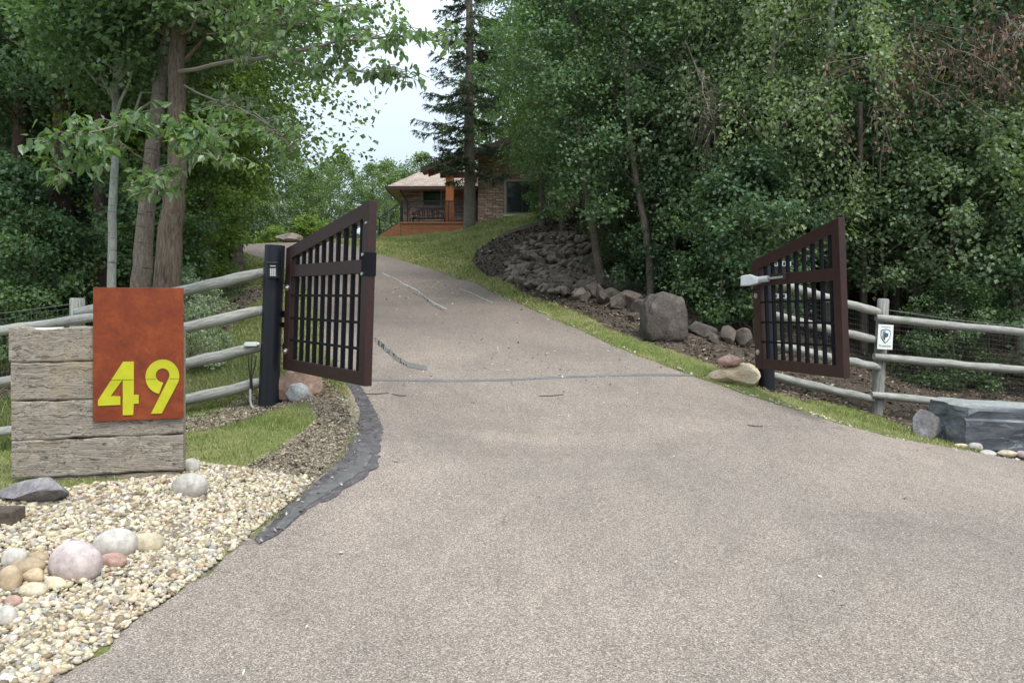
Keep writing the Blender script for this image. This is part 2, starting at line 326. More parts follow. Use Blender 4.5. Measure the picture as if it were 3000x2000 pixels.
gravP = np.r_[gravP, [(-2.0, 2.2), (-4.4, 2.2), (-4.6, 4.2)]]
lawnline = None
def zone(x, y):
    g = inpoly(x, y, mulchR) | inpoly(x, y, mulchL)
    d = inpoly(x, y, dirtP[0]) | inpoly(x, y, dirtP[1]) | inpoly(x, y, gravP)
    return g & ~d, d
xs = np.r_[-60, -45, -35, -28, np.arange(-22, -9, .5), np.arange(-9, 9, .07), np.arange(9, 22, .5), 28, 35, 45, 60]
ys = np.r_[-8, -4, -1, 0, np.arange(1, 16, .07), np.arange(16, 40, .2), np.arange(40, 60, 1), 70, 85, 100, 120]
GX, GY = np.meshgrid(xs, ys); GZ = zt(GX, GY); ins = inpoly(GX, GY, roadpoly)
dE = np.full(GX.shape, 1e9); near = ins
dE[near] = np.minimum(segdist(GX[near], GY[near], Lw), segdist(GX[near], GY[near], Rw))
bumpz = .018*vnoise(GX*2.2, GY*2.2, 0, 8)+.010*vnoise(GX*7, GY*7, 0, 9)
GZ = np.where(ins, GZ-np.clip(dE*1.2, 0, .08), GZ+bumpz*np.where(GY < 45, 1, 0))
zg, zd = zone(GX, GY)
ii = np.arange(GX.size).reshape(GX.shape); GF = np.stack([ii[:-1, :-1], ii[:-1, 1:], ii[1:, 1:], ii[1:, :-1]], -1).reshape(-1, 4)
zc = np.stack([1-zg-zd*1., zg*1., zd*1., np.ones(GX.shape)], -1).reshape(-1, 4)
tag(npobj('ground', np.stack([GX, GY, GZ], -1).reshape(-1, 3), GF, M['ground'], attrs={'zone': ('FLOAT_COLOR', zc)}, smooth=True), kind='structure')

def sheet(name, pxpoly, mat, lift, nsub=26, label=None):
    # a thin patch laid on the driveway: two px edges -> strip
    a, b = pxpoly; A = resample(hit(a)[:, :2], nsub*3); B = resample(hit(b)[:, :2], nsub*3)
    rs = np.random.RandomState(len(name)+len(a)); w_ = np.linalg.norm(A-B, axis=1)[:, None]
    jt = .05 if name in ('tar_edge_patch', 'sealant_patch') else .03
    A = A+rs.normal(0, jt, A.shape)*np.minimum(w_, .25); B = B+rs.normal(0, jt, B.shape)*np.minimum(w_, .25)
    K = 5; s = np.linspace(0, 1, K); V = (A[:, None]*(1-s)[None, :, None]+B[:, None]*s[None, :, None]).reshape(-1, 2)
    z = zt(V[:, 0], V[:, 1])+.015+lift; n = nsub*3; q = np.arange(n*K).reshape(n, K)
    Fq = np.stack([q[:-1, :-1], q[:-1, 1:], q[1:, 1:], q[1:, :-1]], -1).reshape(-1, 4)
    return tag(npobj(name, np.c_[V, z], Fq, mat, smooth=True), kind='structure')
def strip(name, line, wpx, mat, lift):
    a = [(x, y-wpx/2) for x, y in line]; b = [(x, y+wpx/2) for x, y in line]
    return sheet(name, (a, b), mat, lift)
M['seal_old'] = tarm('old_sealant', (.150, .140, .126), 1.2)
sheet('tar_edge_patch', ([(1000, 1118), (1021, 1134), (1037, 1166), (1056, 1207), (1047, 1271), (1018, 1312), (1003, 1348), (964, 1383), (900, 1443), (829, 1500), (799, 1533), (744, 1582)],
      [(1040, 1112), (1053, 1127), (1079, 1169), (1104, 1217), (1123, 1265), (1116, 1300), (1107, 1344), (1104, 1373), (1075, 1405), (1028, 1430), (980, 1459), (900, 1501), (876, 1520), (808, 1577), (757, 1599)]), M['tar'], .005)
sheet('sealant_patch', ([(1045, 1320), (1044, 1350), (1010, 1383), (940, 1432), (870, 1488), (800, 1556)], [(1088, 1318), (1088, 1350), (1062, 1386), (985, 1438), (905, 1486), (830, 1560)]), M['tar_grey'], .009)
strip('crack_sealant', [(1080, 1116), (1271, 1118), (1400, 1118), (1500, 1115), (1668, 1107), (1859, 1101), (2030, 1103)], 6, M['seal_mid'], .005)
strip('crack_sealant', [(1096, 995), (1130, 1025), (1165, 1056), (1200, 1073), (1250, 1082)], 14, M['seal_old'], .005)
strip('crack_sealant', [(1121, 802), (1179, 832), (1223, 853), (1271, 889), (1309, 907)], 4, M['seal_pale'], .005)
strip('crack_sealant', [(1200, 850), (1240, 870), (1275, 897), (1300, 909)], 7, M['seal_old'], .009)
strip('crack_sealant', [(1347, 847), (1390, 864), (1443, 888)], 2.5, M['seal_pale'], .005)

# ---------------- grass blades, gravel, mulch, litter (nobody could count them) ----------------
rg = np.random.RandomState(7)
def blades(n, x, y, h, wd, name, mat):
    a = rg.uniform(0, 2*np.pi, n); z = zt(x, y)-.01; hh = h*rg.uniform(.5, 1.25, n); ww = wd*rg.uniform(.7, 1.3, n)
    lean = rg.normal(0, .38, (n, 2))*hh[:, None]; dx = np.cos(a)*ww/2; dy = np.sin(a)*ww/2
    b0 = np.stack([x-dx, y-dy, z], 1); b1 = np.stack([x+dx, y+dy, z], 1)
    m0 = np.stack([x-dx*.8+lean[:, 0]*.4, y-dy*.8+lean[:, 1]*.4, z+hh*.6], 1); m1 = np.stack([x+dx*.8+lean[:, 0]*.4, y+dy*.8+lean[:, 1]*.4, z+hh*.6], 1)
    tp = np.stack([x+lean[:, 0], y+lean[:, 1], z+hh], 1)
    V = np.stack([b0, b1, m1, m0, tp], 1).reshape(-1, 3); k = np.arange(n)*5
    Fq = np.concatenate([np.stack([k, k+1, k+2], 1), np.stack([k, k+2, k+3], 1), np.stack([k+3, k+2, k+4], 1)])
    r = np.clip(.5+.35*vnoise(x*1.3, y*1.3, 0, 21)+rg.normal(0, .2, n), 0, 1)
    return npobj(name, V, Fq, mat, attrs={'rnd': ('FLOAT', np.repeat(r, 5))})
def grassm(name, c):
    m = NM(name); col = m.ramp(m.attr('rnd'), c); m.fin(col, .6, .25)
    tr = m.n('BsdfTranslucent'); m.l(col, tr.inputs['Color']); ms = m.n('MixShader'); ms.inputs[0].default_value = .3
    m.l(m.p.outputs[0], ms.inputs[1]); m.l(tr.outputs[0], ms.inputs[2]); m.l(ms.outputs[0], m.t.nodes['Material Output'].inputs['Surface']); return m.m
M['grass'] = grassm('grass', [(0, (.130, .190, .045)), (.35, (.21, .26, .075)), (.65, (.32, .33, .13)), (1, (.48, .43, .24))])
def scatter(n, x0, x1, y0, y1, ok):
    x = rg.uniform(x0, x1, n); y = rg.uniform(y0, y1, n); k = ok(x, y) & (np.abs(x) < y*.76+1.2); return x[k], y[k]
rin = lambda x, y: inpoly(x, y, roadpoly)
def lawn(x, y):
    g, d = zone(x, y); d = d & ~(inpoly(x, y, dirtP[0]) & (rg.uniform(0, 1, len(x)) < .16)); q = rg.normal(0, .05, (2, len(x))); return ~g & ~d & ~(rin(x, y) & rin(x+q[0], y+q[1]) & rin(x-.07, y) & rin(x+.07*np.abs(q[0])/.05, y))
sgn = lambda x, y: segdist(x, y, Rw) 
GXs = []
for (n, x0, x1, y0, y1, h, wd) in ((42000, -6, -1, 5.2, 9.6, .045, .007), (90000, -7.5, -2, 9, 16, .07, .012), (60000, .8, 5.6, 7, 17, .05, .009),
                                   (110000, -14, 3, 16, 40, .07, .024), (26000, -14, 4, 16, 40, .09, .03), (40000, -9, -3.2, 4.8, 9.8, .05, .008)):
    x, y = scatter(n, x0, x1, y0, y1, lawn); GXs.append((x, y, h, wd))
nb = [len(a[0]) for a in GXs]
o_ = blades(sum(nb), np.concatenate([a[0] for a in GXs]), np.concatenate([a[1] for a in GXs]), np.concatenate([np.full(k, a[2]) for k, a in zip(nb, GXs)]), np.concatenate([np.full(k, a[3]) for k, a in zip(nb, GXs)]), 'lawn_grass', M['grass'])
tag(o_, 'short green lawn grass beside the driveway', 'grass', kind='stuff')
# taller weeds under the left fence and at the woods edge
x, y = scatter(30000, -9.5, -3.6, 8.6, 13.5, lambda x, y: ~rin(x, y) & (vnoise(x*1.6, y*1.6, 0, 31) > .05) & (x < -4.1-(y-8.6)*.25)); n = len(x)
tag(blades(n, x, y, np.full(n, .22), np.full(n, .014), 'tall_grass', M['grass']), 'taller grass and weeds below the left rail fence', 'grass', kind='stuff')
# gravel
def ico(sub):
    import bmesh
    bm = bmesh.new(); bmesh.ops.create_icosphere(bm, subdivisions=sub, radius=1); v = np.array([q.co[:] for q in bm.verts]); f = np.array([[q.index for q in p.verts] for p in bm.faces]); bm.free(); return v, f
I1 = ico(1); I2 = ico(2); I3 = ico(3); I4 = ico(4)
def pebbles(name, x, y, size, mat, base, zoff=0., flat=(.45, .75)):
    n = len(x); bv, bf = base; nv = len(bv); z = zt(x, y)
    sx = size*rg.uniform(.8, 1.35, n)/2; sy = size*rg.uniform(.65, 1.0, n)/2; sz = size*rg.uniform(*flat, n)/2
    a = rg.uniform(0, 2*np.pi, n); V = bv[None]*np.stack([sx, sy, sz], 1)[:, None]
    V = V*(1+.13*np.sin(bv[None, :, 0]*3+rg.uniform(0, 6, n)[:, None])+.10*np.sin(bv[None, :, 1]*4+rg.uniform(0, 6, n)[:, None]))[..., None]
    tx, ty = rg.normal(0, .28, n), rg.normal(0, .28, n); V[..., 2] += V[..., 0]*tx[:, None]+V[..., 1]*ty[:, None]
    ca, sa = np.cos(a)[:, None], np.sin(a)[:, None]; V = np.stack([V[..., 0]*ca-V[..., 1]*sa, V[..., 0]*sa+V[..., 1]*ca, V[..., 2]], -1)
    V += np.stack([x, y, z+sz*.5+zoff], 1)[:, None]; Fc = (bf[None]+(np.arange(n)*nv)[:, None, None]).reshape(-1, 3)
    return npobj(name, V.reshape(-1, 3), Fc, mat, attrs={'rnd': ('FLOAT', np.repeat(rg.uniform(0, 1, n), nv))}, smooth=True)
def pebm():
    m = NM('pebble'); c = m.ramp(m.attr('rnd'), [(0, (.15, .12, .08)), (.14, (.31, .25, .155)), (.3, (.46, .39, .255)), (.5, (.57, .505, .35)), (.62, (.36, .325, .265)), (.74, (.255, .24, .215)), (.82, (.44, .29, .17)), (.9, (.64, .59, .48)), (1, (.45, .36, .33))], 'LINEAR')
    c = m.mix(.5, c, m.ramp(m.noise(m.co(), 120, 4), [(.3, .7), (.7, 1.2)]), 'MULTIPLY'); return m.fin(c, .75, .3)
M['pebble'] = pebm()
okg = lambda x, y: inpoly(x, y, gravP) & ~rin(x, y)
bare = lambda x, y: (vnoise(x*2.1, y*2.1, 0, 41) < .60) & (rg.uniform(0, 1, len(x)) > 1.0*np.exp(-((x+2.75)**2/.10+(y-4.05)**2/.03)))
px_, py_, ps_, pz_ = [], [], [], []
for n, s0, zo in ((42000, .027, 0), (26000, .035, .004), (5600, .048, .006)):
    x, y = scatter(n, -4.8, -1.2, 2.2, 7.2, lambda x, y: okg(x, y) & bare(x, y)); px_.append(x); py_.append(y); ps_.append(s0*rg.uniform(.7, 1.3, len(x))); pz_.append(np.full(len(x), zo))
tag(pebbles('gravel', np.concatenate(px_), np.concatenate(py_), np.concatenate(ps_), M['pebble'], I1, np.concatenate(pz_)), 'cream and tan pebble bed spread along the driveway edge', 'gravel', kind='stuff')
# thin line of stones along the right edge of the asphalt
t = rg.uniform(0, 1, 2600); k = (t*(len(Rr)-1)).astype(int); e = Rr[k]+rg.normal(0, .035, (2600, 2))+np.array([.05, .03])
kk = (e[:, 1] > 5.5) & (rg.uniform(0, 1, len(e)) < np.where(e[:, 1] > 10.2, .45, 1.)) & (e[:, 1] < 24) & ~rin(e[:, 0], e[:, 1]); e = e[kk]
tag(pebbles('edge_gravel', e[:, 0], e[:, 1], rg.uniform(.02, .05, len(e)), M['pebble'], I1), 'thin line of pale stones along the right asphalt edge', 'gravel', kind='stuff')
# litter: mulch chips, dead leaves, pale flecks on asphalt
def chips(name, x, y, size, mat, z0=.012, col=None):
    n = len(x); a = rg.uniform(0, 6.28, n); L = size*rg.uniform(.5, 1.5, n); Wd = L*rg.uniform(.2, .6, n); z = zt(x, y)+z0+rg.uniform(0, .01, n)
    u = np.stack([np.cos(a), np.sin(a), rg.normal(0, .3, n)], 1)*L[:, None]/2; v = np.stack([-np.sin(a), np.cos(a), rg.normal(0, .3, n)], 1)*Wd[:, None]/2
    c = np.stack([x, y, z], 1); V = np.stack([c-u, c+v, c+u, c-v], 1).reshape(-1, 3); k = np.arange(n)*4
    return npobj(name, V, np.stack([k, k+1, k+2, k+3], 1), mat, attrs={'rnd': ('FLOAT', np.repeat(rg.uniform(0, 1, n) if col is None else col, 4))})
def chipm(name, st): m = NM(name); return m.fin(m.ramp(m.attr('rnd'), st), .9, .1)
M['chip'] = chipm('mulch_chip', [(0, (.04, .028, .02)), (.5, (.10, .074, .055)), (.8, (.18, .14, .10)), (.93, (.28, .23, .16)), (1, (.45, .39, .28))])
M['fleck'] = chipm('fleck', [(0, (.08, .06, .045)), (.18, (.14, .11, .08)), (.35, (.45, .41, .33)), (1, (.62, .58, .50))])
x, y = scatter(110000, -8, 12, 4.5, 26, lambda x, y: (zone(x, y)[0] | inpoly(x, y, dirtP[0]) | inpoly(x, y, dirtP[1])) & ~rin(x, y) & ~okg(x, y))
xd, yd = scatter(60000, -4.5, -1.2, 5, 11, lambda x, y: inpoly(x, y, dirtP[0]) & ~rin(x, y)); M['straw'] = chipm('straw_litter', [(0, (.19, .15, .10)), (.4, (.29, .24, .17)), (.8, (.37, .31, .23)), (1, (.48, .42, .32))]); tag(chips('straw_litter', xd, yd, np.full(len(xd), .026), M['straw'], .014), 'dry straw and chips around the left gate post', 'leaf litter', kind='stuff')
tag(chips('bark_mulch', x, y, .05+.0015*y, M['chip']), 'dark bark mulch and dry leaves under the trees', 'mulch', kind='stuff')
x, y = scatter(5200, -3, 5.5, 8.5, 26, lambda x, y: rin(x, y) & (rg.uniform(0, 1, len(x)) < np.clip(.25+.5*vnoise(x*.8, y*.5, 0, 51), .03, .8)))
x2, y2 = scatter(70, -3, 5, 3, 9, rin); x = np.r_[x, x2]; y = np.r_[y, y2]
tag(chips('leaf_litter', x, y, .03+.001*y, M['fleck'], .022), 'pale catkins and dry leaf bits scattered on the asphalt', 'leaf litter', kind='stuff')
x, y = scatter(4200, -3.4, -1, 4.8, 11, lambda x, y: (segdist(x, y, Lw) < .28*rg.uniform(0, 1, len(x))))
tag(chips('edge_litter', x, y, np.full(len(x), .035), M['fleck'], .03, rg.uniform(0, .34, len(x))), 'dry dirt and litter along the left asphalt edge', 'leaf litter', kind='stuff')

# ================= rocks =================
def rock(name, px, py, wpx, hpx, mat, label, cat='rock', group=None, kind='round', dep=1.0, seed=0, bury=.12, sub=3, depth=None, rz=None, at=None):
    """px: centre, py: bottom contact, sizes in photo px at that depth"""
    if at is None:
        h_ = hit([(px, py)])[0]; d = h_[1] if depth is None else depth
    else: h_ = at; d = at[1]
    W_, H_ = wpx*d/F, hpx*d/F; rs = np.random.RandomState(seed+int(px))
    bv, bf = {2: I2, 3: I3, 4: I4}[sub]; v = bv.copy()
    if kind == 'round':
        v *= (1+.08*np.sin(v@rs.normal(0, 1.5, 3)+rs.uniform(0, 6))+.06*np.sin(v@rs.normal(0, 2.4, 3)+rs.uniform(0, 6)))[:, None]
    else:
        for k in range(16 if kind == 'angular' else 5):
            nn = rs.normal(0, 1, 3); nn /= np.linalg.norm(nn); hgt = rs.uniform(.45, .8) if kind == 'angular' else rs.uniform(.66, .88)
            dd = v@nn; ov = np.maximum(dd-hgt, 0); v -= ov[:, None]*nn*.985
        if kind == 'block':
            v = np.sign(v)*np.abs(v)**.56; v *= (1+.05*np.sin(v@rs.normal(0, 3, 3))+.07*vnoise(v[:, 0]*2.5, v[:, 1]*2.5, v[:, 2]*2.5, 5)+.03*vnoise(v[:, 0]*8, v[:, 1]*8, v[:, 2]*8, 6))[:, None]
        v *= (1+.03*np.sin(v@rs.normal(0, 4, 3)+1)+.03*vnoise(v[:, 0]*5, v[:, 1]*5, v[:, 2]*5, seed % 97)+.014*vnoise(v[:, 0]*13, v[:, 1]*13, v[:, 2]*13, seed % 89))[:, None]
    mn, mxx = v.min(0), v.max(0); v = (v-(mn+mxx)/2)/(mxx-mn)
    D_ = (W_+H_)/2*dep if kind != 'block' else W_*dep
    v *= np.array([W_, D_, H_*(1+bury)]); v[:, 2] += H_*(1+bury)/2-H_*bury
    o = npobj(name, v, bf, mat, smooth=True)
    if kind != 'round': o.data.set_sharp_from_angle(angle=R(24 if sub > 2 else 30))
    o.location = (h_[0], h_[1]+D_*.35, h_[2]) if at is None else (h_[0], h_[1], h_[2])
    o.rotation_euler = (0, 0, rz if rz is not None else rs.uniform(-.3, .3))
    return tag(o, label, cat, group)
M['r_brown'] = rockmat('brown_fieldstone', [(.115, .090, .070), (.215, .175, .138), (.38, .32, .26)], 3.)
M['r_row'] = rockmat('row_stone', [(.060, .048, .039), (.120, .098, .080), (.21, .18, .15)], 3.)
M['r_dark'] = rockmat('dark_boulder', [(.045, .037, .031), (.095, .079, .067), (.185, .158, .134)], 3.2, ((.22, .195, .165), .62), .9)
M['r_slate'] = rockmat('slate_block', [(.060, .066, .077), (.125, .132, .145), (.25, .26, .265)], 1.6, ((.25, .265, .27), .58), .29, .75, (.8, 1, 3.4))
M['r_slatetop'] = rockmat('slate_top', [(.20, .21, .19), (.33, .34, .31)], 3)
M['r_grey'] = rockmat('grey_granite', [(.13, .12, .12), (.27, .25, .25), (.42, .39, .385)], 3, ((.16, .10, .07), .66))
M['r_white'] = rockmat('pale_river_stone', [(.33, .30, .26), (.49, .46, .405)], 2, None, .12, .6)
M['r_pink'] = rockmat('pink_river_stone', [(.36, .295, .275), (.47, .39, .365)], 2, None, .12, .6)
M['r_tan'] = rockmat('tan_river_stone', [(.33, .245, .155), (.48, .375, .24)], 2, None, .12, .6)
M['r_cream'] = rockmat('cream_river_stone', [(.42, .36, .24), (.56, .49, .35)], 2, ((.35, .27, .17), .66), .12, .6)
M['r_ochre'] = rockmat('ochre_sandstone', [(.36, .25, .145), (.52, .42, .285), (.60, .51, .38)], 2.2, ((.30, .28, .22), .64), .6, .85, (1, 1, 2.5))
M['r_rose'] = rockmat('rose_rock', [(.30, .17, .13), (.46, .30, .24), (.50, .40, .35)], 2.5)
M['r_rust'] = rockmat('rust_rock', [(.20, .165, .14), (.36, .235, .17), (.45, .34, .27)], 2.2)
M['r_speck'] = rockmat('speckled_rock', [(.22, .22, .22), (.46, .46, .45), (.60, .60, .58)], 4, ((.12, .12, .12), .64), .8)
# by the left gate post
rock('rock', 1395*0+868, 1172, 150, 95, M['r_rust'], 'rust orange rock behind the white speckled rock at the left gate post', kind='angular', seed=3, depth=None, at=hit([(870, 1160)])[0])
rock('rock', 868, 1178, 78, 56, M['r_speck'], 'white and grey speckled rock at the foot of the left gate post', kind='angular', seed=5)
rock('rock', 922, 1149, 17, 13, M['r_white'], 'tiny pale stone right of the speckled rock by the left gate', kind='round', sub=2)
# by the right gate post
sandst = rock('rock', 2155, 1128, 142, 62, M['r_ochre'], 'long ochre sandstone rock left of the right gate post', kind='angular', seed=12, rz=0)
sp_ = sandst.location
rock('rock', 2150, 1066, 70, 30, M['r_rose'], 'small rose coloured rock lying on top of the ochre sandstone', kind='round', seed=2, at=(sp_[0]-.03, sp_[1], sp_[2]+62*sp_[1]/F-.03), rz=.2)
# big boulder and its neighbours
rock('boulder', 1952, 1000, 138, 148, M['r_dark'], 'big squarish grey boulder standing on the mulch under the trees', 'boulder', kind='block', seed=4, sub=4, dep=.8, rz=.12)
rock('rock', 2062, 990, 90, 50, M['r_dark'], 'slanted dark rock just right of the big square boulder', kind='angular', seed=21)
rock('rock', 2092, 1008, 38, 32, M['r_row'], 'small dark rock between the slanted rock and the upright stones', kind='angular', seed=22)
rock('rock', 2138, 1008, 46, 55, M['r_row'], 'upright brown stone under the bush left of the right gate', kind='angular', seed=23)
rock('rock', 2182, 1020, 56, 60, M['r_row'], 'reddish brown upright stone nearest the right gate post', kind='angular', seed=24)
# row of big stones leading up the bank
ORD = 'first second third fourth fifth sixth seventh eighth ninth tenth eleventh twelfth thirteenth'.split()
row = [(1880, 925, 60, 50), (1855, 905, 70, 56), (1820, 905, 66, 52), (1795, 885, 60, 44), (1772, 892, 45, 60), (1745, 872, 62, 44), (1715, 885, 34, 32), (1720, 862, 58, 44), (1668, 866, 52, 44), (1640, 862, 44, 34), (1822, 852, 78, 44), (1790, 842, 62, 38), (1860, 945, 40, 30)]
row.sort(key=lambda r: -r[0])
for i, (a, b, c, d) in enumerate(row):
    rock('rock', a, b, c, d, M['r_row'], ORD[i]+' big stone counted leftwards from the square boulder along the row', group='row of big stones above the mulch', kind='angular', seed=40+i)
# heap of fieldstones on the bank
heap = [(1478, 818), (1500, 768), (1520, 725), (1560, 690), (1640, 680), (1740, 690), (1762, 760), (1775, 840), (1700, 872), (1640, 868), (1560, 845)]
rs = np.random.RandomState(5); cnt = 0; pts = []
for _ in range(6000):
    a, b = rs.uniform(1470, 1790), rs.uniform(680, 880)
    if not inpoly(np.array(a), np.array(b), heap): continue
    if any(abs(a-p) < 9.5 and abs(b-q) < 6.5 for p, q in pts): continue
    pts.append((a, b))
    if len(pts) >= 270: break
pts.sort(key=lambda p: p[1]); protos = []
for i, (a, b) in enumerate(pts):
    sc_ = 1+(b-700)/350
    if i < 16:
        o = rock('rock', a, b+6, 23*sc_*rs.uniform(.8, 1.4), 15*sc_*rs.uniform(.8, 1.3), M['r_brown'], 'brown fieldstone in the heap on the bank below the trees', group='fieldstones heaped on the bank', kind='angular', seed=100+i, sub=3, bury=.05)
        protos.append((o, o.location[1]))
    else:
        p, d0 = protos[rs.randint(len(protos))]; o = copy_tree(p); h_ = hit([(a, b+6)])[0]
        s = h_[1]/d0*rs.uniform(.75, 1.35)*(sc_/1.05); o.scale = (s, s*rs.uniform(.8, 1.2), s*rs.uniform(.8, 1.2)); o.location = (h_[0], h_[1]+.1, h_[2]+rs.uniform(-.03, .08)); o.rotation_euler = (rs.uniform(-.4, .4), rs.uniform(-.4, .4), rs.uniform(0, 6.28))
rock('boulder', 850, 706, 78, 34, M['r_brown'], 'brown boulder at the top of the driveway behind the left gate', 'boulder', kind='angular', seed=31, at=(-10.4, 34.5, 4.75))
# slate block on the right with stones at its foot
sl = hit([(2860, 1335)])[0]; mb = MB(); z0 = sl[2]-.12; L0, L1 = -.72, 1.5; rs = np.random.RandomState(8)
def slab_profile():
    V = []; nx, nz, ny = 26, 9, 8
    def edge(x, y, z): return (x+.03*math.sin(z*11+y*5)+.02*math.sin(z*29), y+.03*math.sin(x*6+z*7)+.015*math.sin(x*19+z*23), z)
    g = []
    import itertools
    return None
import bmesh
bm = bmesh.new(); bmesh.ops.create_cube(bm, size=1); bmesh.ops.subdivide_edges(bm, edges=bm.edges[:], cuts=20, use_grid_fill=True)
for v in bm.verts:
    x, y, z = v.co; fx = (x+.5)
    X_ = x*2.35; Y_ = y*.8; Z_ = (z+.5)*(.52-.02*fx)
    if x < -.42: X_ += -.03*(1-(z+.5))+.03*math.sin(y*9)
    nse = .022*vnoise(X_*1.7, Y_*2, Z_*4, 61)+.010*vnoise(X_*5, Y_*7, Z_*26, 62)
    if abs(y) > .49: Y_ += nse*(1 if y > 0 else -1)+(-.05 if y < 0 else 0)*math.sin(z*3)
    if y < -.49 and Z_ > .36: Y_ += .035
    if abs(x) > .49: X_ += nse*1.6
    if z > .49: Z_ += nse*.6+.03*vnoise(X_*1.5, Y_*2.5, 0, 63)-(.05 if y < -.42 else 0)-(.06 if x < -.46 else 0)
    v.co = (X_, Y_, Z_)
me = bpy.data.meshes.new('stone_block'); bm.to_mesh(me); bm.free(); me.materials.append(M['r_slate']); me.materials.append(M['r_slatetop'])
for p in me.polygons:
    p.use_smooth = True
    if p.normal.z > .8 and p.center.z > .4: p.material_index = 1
me.set_sharp_from_angle(angle=R(40))
o = link(bpy.data.objects.new('stone_block', me)); o.location = (6.50, 8.98, -.05); o.rotation_euler = (0, R(1.5), R(-4))
tag(o, 'long dark blue grey slate block beside the asphalt at the right fence', 'stone block')
rock('rock', 2730, 1286, 92, 84, M['r_grey'], 'rough grey brown rock at the left end of the slate block', kind='angular', seed=9, dep=.8)
for a, b, c, d, mt, lb in ((2866, 1322, 46, 24, 'r_white', 'white rounded stone at the foot of the slate block'), (2926, 1322, 54, 38, 'r_cream', 'round tan stone, tallest at the foot of the slate block'),
                           (2902, 1337, 48, 17, 'r_white', 'flat white stone in front of the round tan stone'), (2958, 1340, 56, 20, 'r_cream', 'flat cream stone right of the round tan stone'),
                           (2998, 1345, 30, 24, 'r_pink', 'pinkish stone cut by the right photo edge below the slate block'), (2822, 1312, 40, 12, 'r_ochre', 'thin yellowish stone nearest the left end of the slate block')):
    rock('river_stone', a, b, c, d, M[mt], lb, 'stone', seed=b)
# left foreground stones
rock('rock', 72, 1482, 215, 78, M['r_grey'], 'large rough grey rock in front of the timber sign wall', kind='angular', seed=14, dep=.8, rz=0, sub=4)
for a, b, c, d, mt, lb in ((545, 1457, 112, 66, 'r_white', 'smooth white stone on the gravel at the right foot of the timber sign'),
    (556, 1385, 46, 40, 'r_white', 'white stone half hidden behind the right end of the timber sign'),
    (320, 1635, 122, 80, 'r_white', 'long white stone lying tilted above the large pink stone'), (420, 1617, 92, 52, 'r_cream', 'cream stone on the gravel right of the long white stone'),
    (197, 1700, 160, 104, 'r_pink', 'large pale pink stone, biggest in the river stone group'), (318, 1665, 84, 40, 'r_rose', 'reddish brown stone right of the large pink stone'),
    (30, 1660, 68, 50, 'r_white', 'white stone at the left end behind the tan stones'), (98, 1650, 74, 28, 'r_tan', 'small tan stone behind the long tan stone'),
    (66, 1682, 108, 42, 'r_tan', 'long tan stone left of the large pink stone'), (16, 1730, 66, 68, 'r_tan', 'round ochre tan stone at the left photo edge'),
    (84, 1710, 66, 40, 'r_tan', 'round tan stone touching the large pink stone'), (150, 1724, 74, 30, 'r_cream', 'flat cream stone below the large pink stone'),
    (84, 1748, 82, 36, 'r_cream', 'oval cream stone in front of the tan stones'), (30, 1778, 52, 30, 'r_rose', 'brownish stone half sunk in the dirt'),
    (8, 1832, 62, 54, 'r_white', 'bluish white stone at the lower left photo edge'), (52, 1812, 32, 20, 'r_cream', 'small cream stone beside the bluish white stone'),
    (30, 1800, 20, 14, 'r_rose', 'little grey brown stone above the bluish white stone')):
    rock('river_stone', a, b, c, d, M[mt], lb, 'stone', seed=a+b, dep=.9, bury=.3, rz=(.25 if a == 320 else None))
# ================= timber sign wall =================
M['timber'] = woodmat('weathered_timber', (.13, .108, .085), (.40, .35, .29), sc=(1.6, 14, 14), knots=True, bump=.9)
M['endgrain'] = simple('pale_broken_wood', (.55, .52, .46), .8, .2)
M['rust'] = simple('rusted_panel', (.235, .034, .006), .5, .35, 0, .3, 7)
def rustm():
    m = NM('rusted_panel'); v = m.co(); a = m.noise(v, 6, 7, .7, .5); b = m.noise(v, 42, 5, .7)
    c = m.ramp(a, [(.3, (.130, .022, .006)), (.52, (.195, .036, .008)), (.72, (.27, .058, .012))]); c = m.mix(.5, c, m.ramp(b, [(.3, .72), (.7, 1.22)]), 'MULTIPLY')
    m.bump(b, .12, .003); return m.fin(c, .55, .35)
M['rust'] = rustm(); M['yellow'] = simple('yellow_acrylic', (.43, .425, .016), .45, .35, 0, .12, 9); M['blk'] = simple('black_crack', (.03, .025, .02), .8)
A_ = np.array(P(31, 1405, 5.45)); B_ = np.array(P(537, 1390, 5.78)); dv = B_-A_; Lt = math.hypot(dv[0], dv[1])
root = empty('timber_sign', (A_[0], A_[1], 0), math.atan2(dv[1], dv[0]))
tag(root, 'weathered timber wall with a rust red panel reading 49 in yellow', 'sign')
zl = lambda py, d=5.45: 1.6-(py-912)/F*d
zs = [zl(957), zl(1062), zl(1176), zl(1292), zl(1405)]
rs = np.random.RandomState(2)
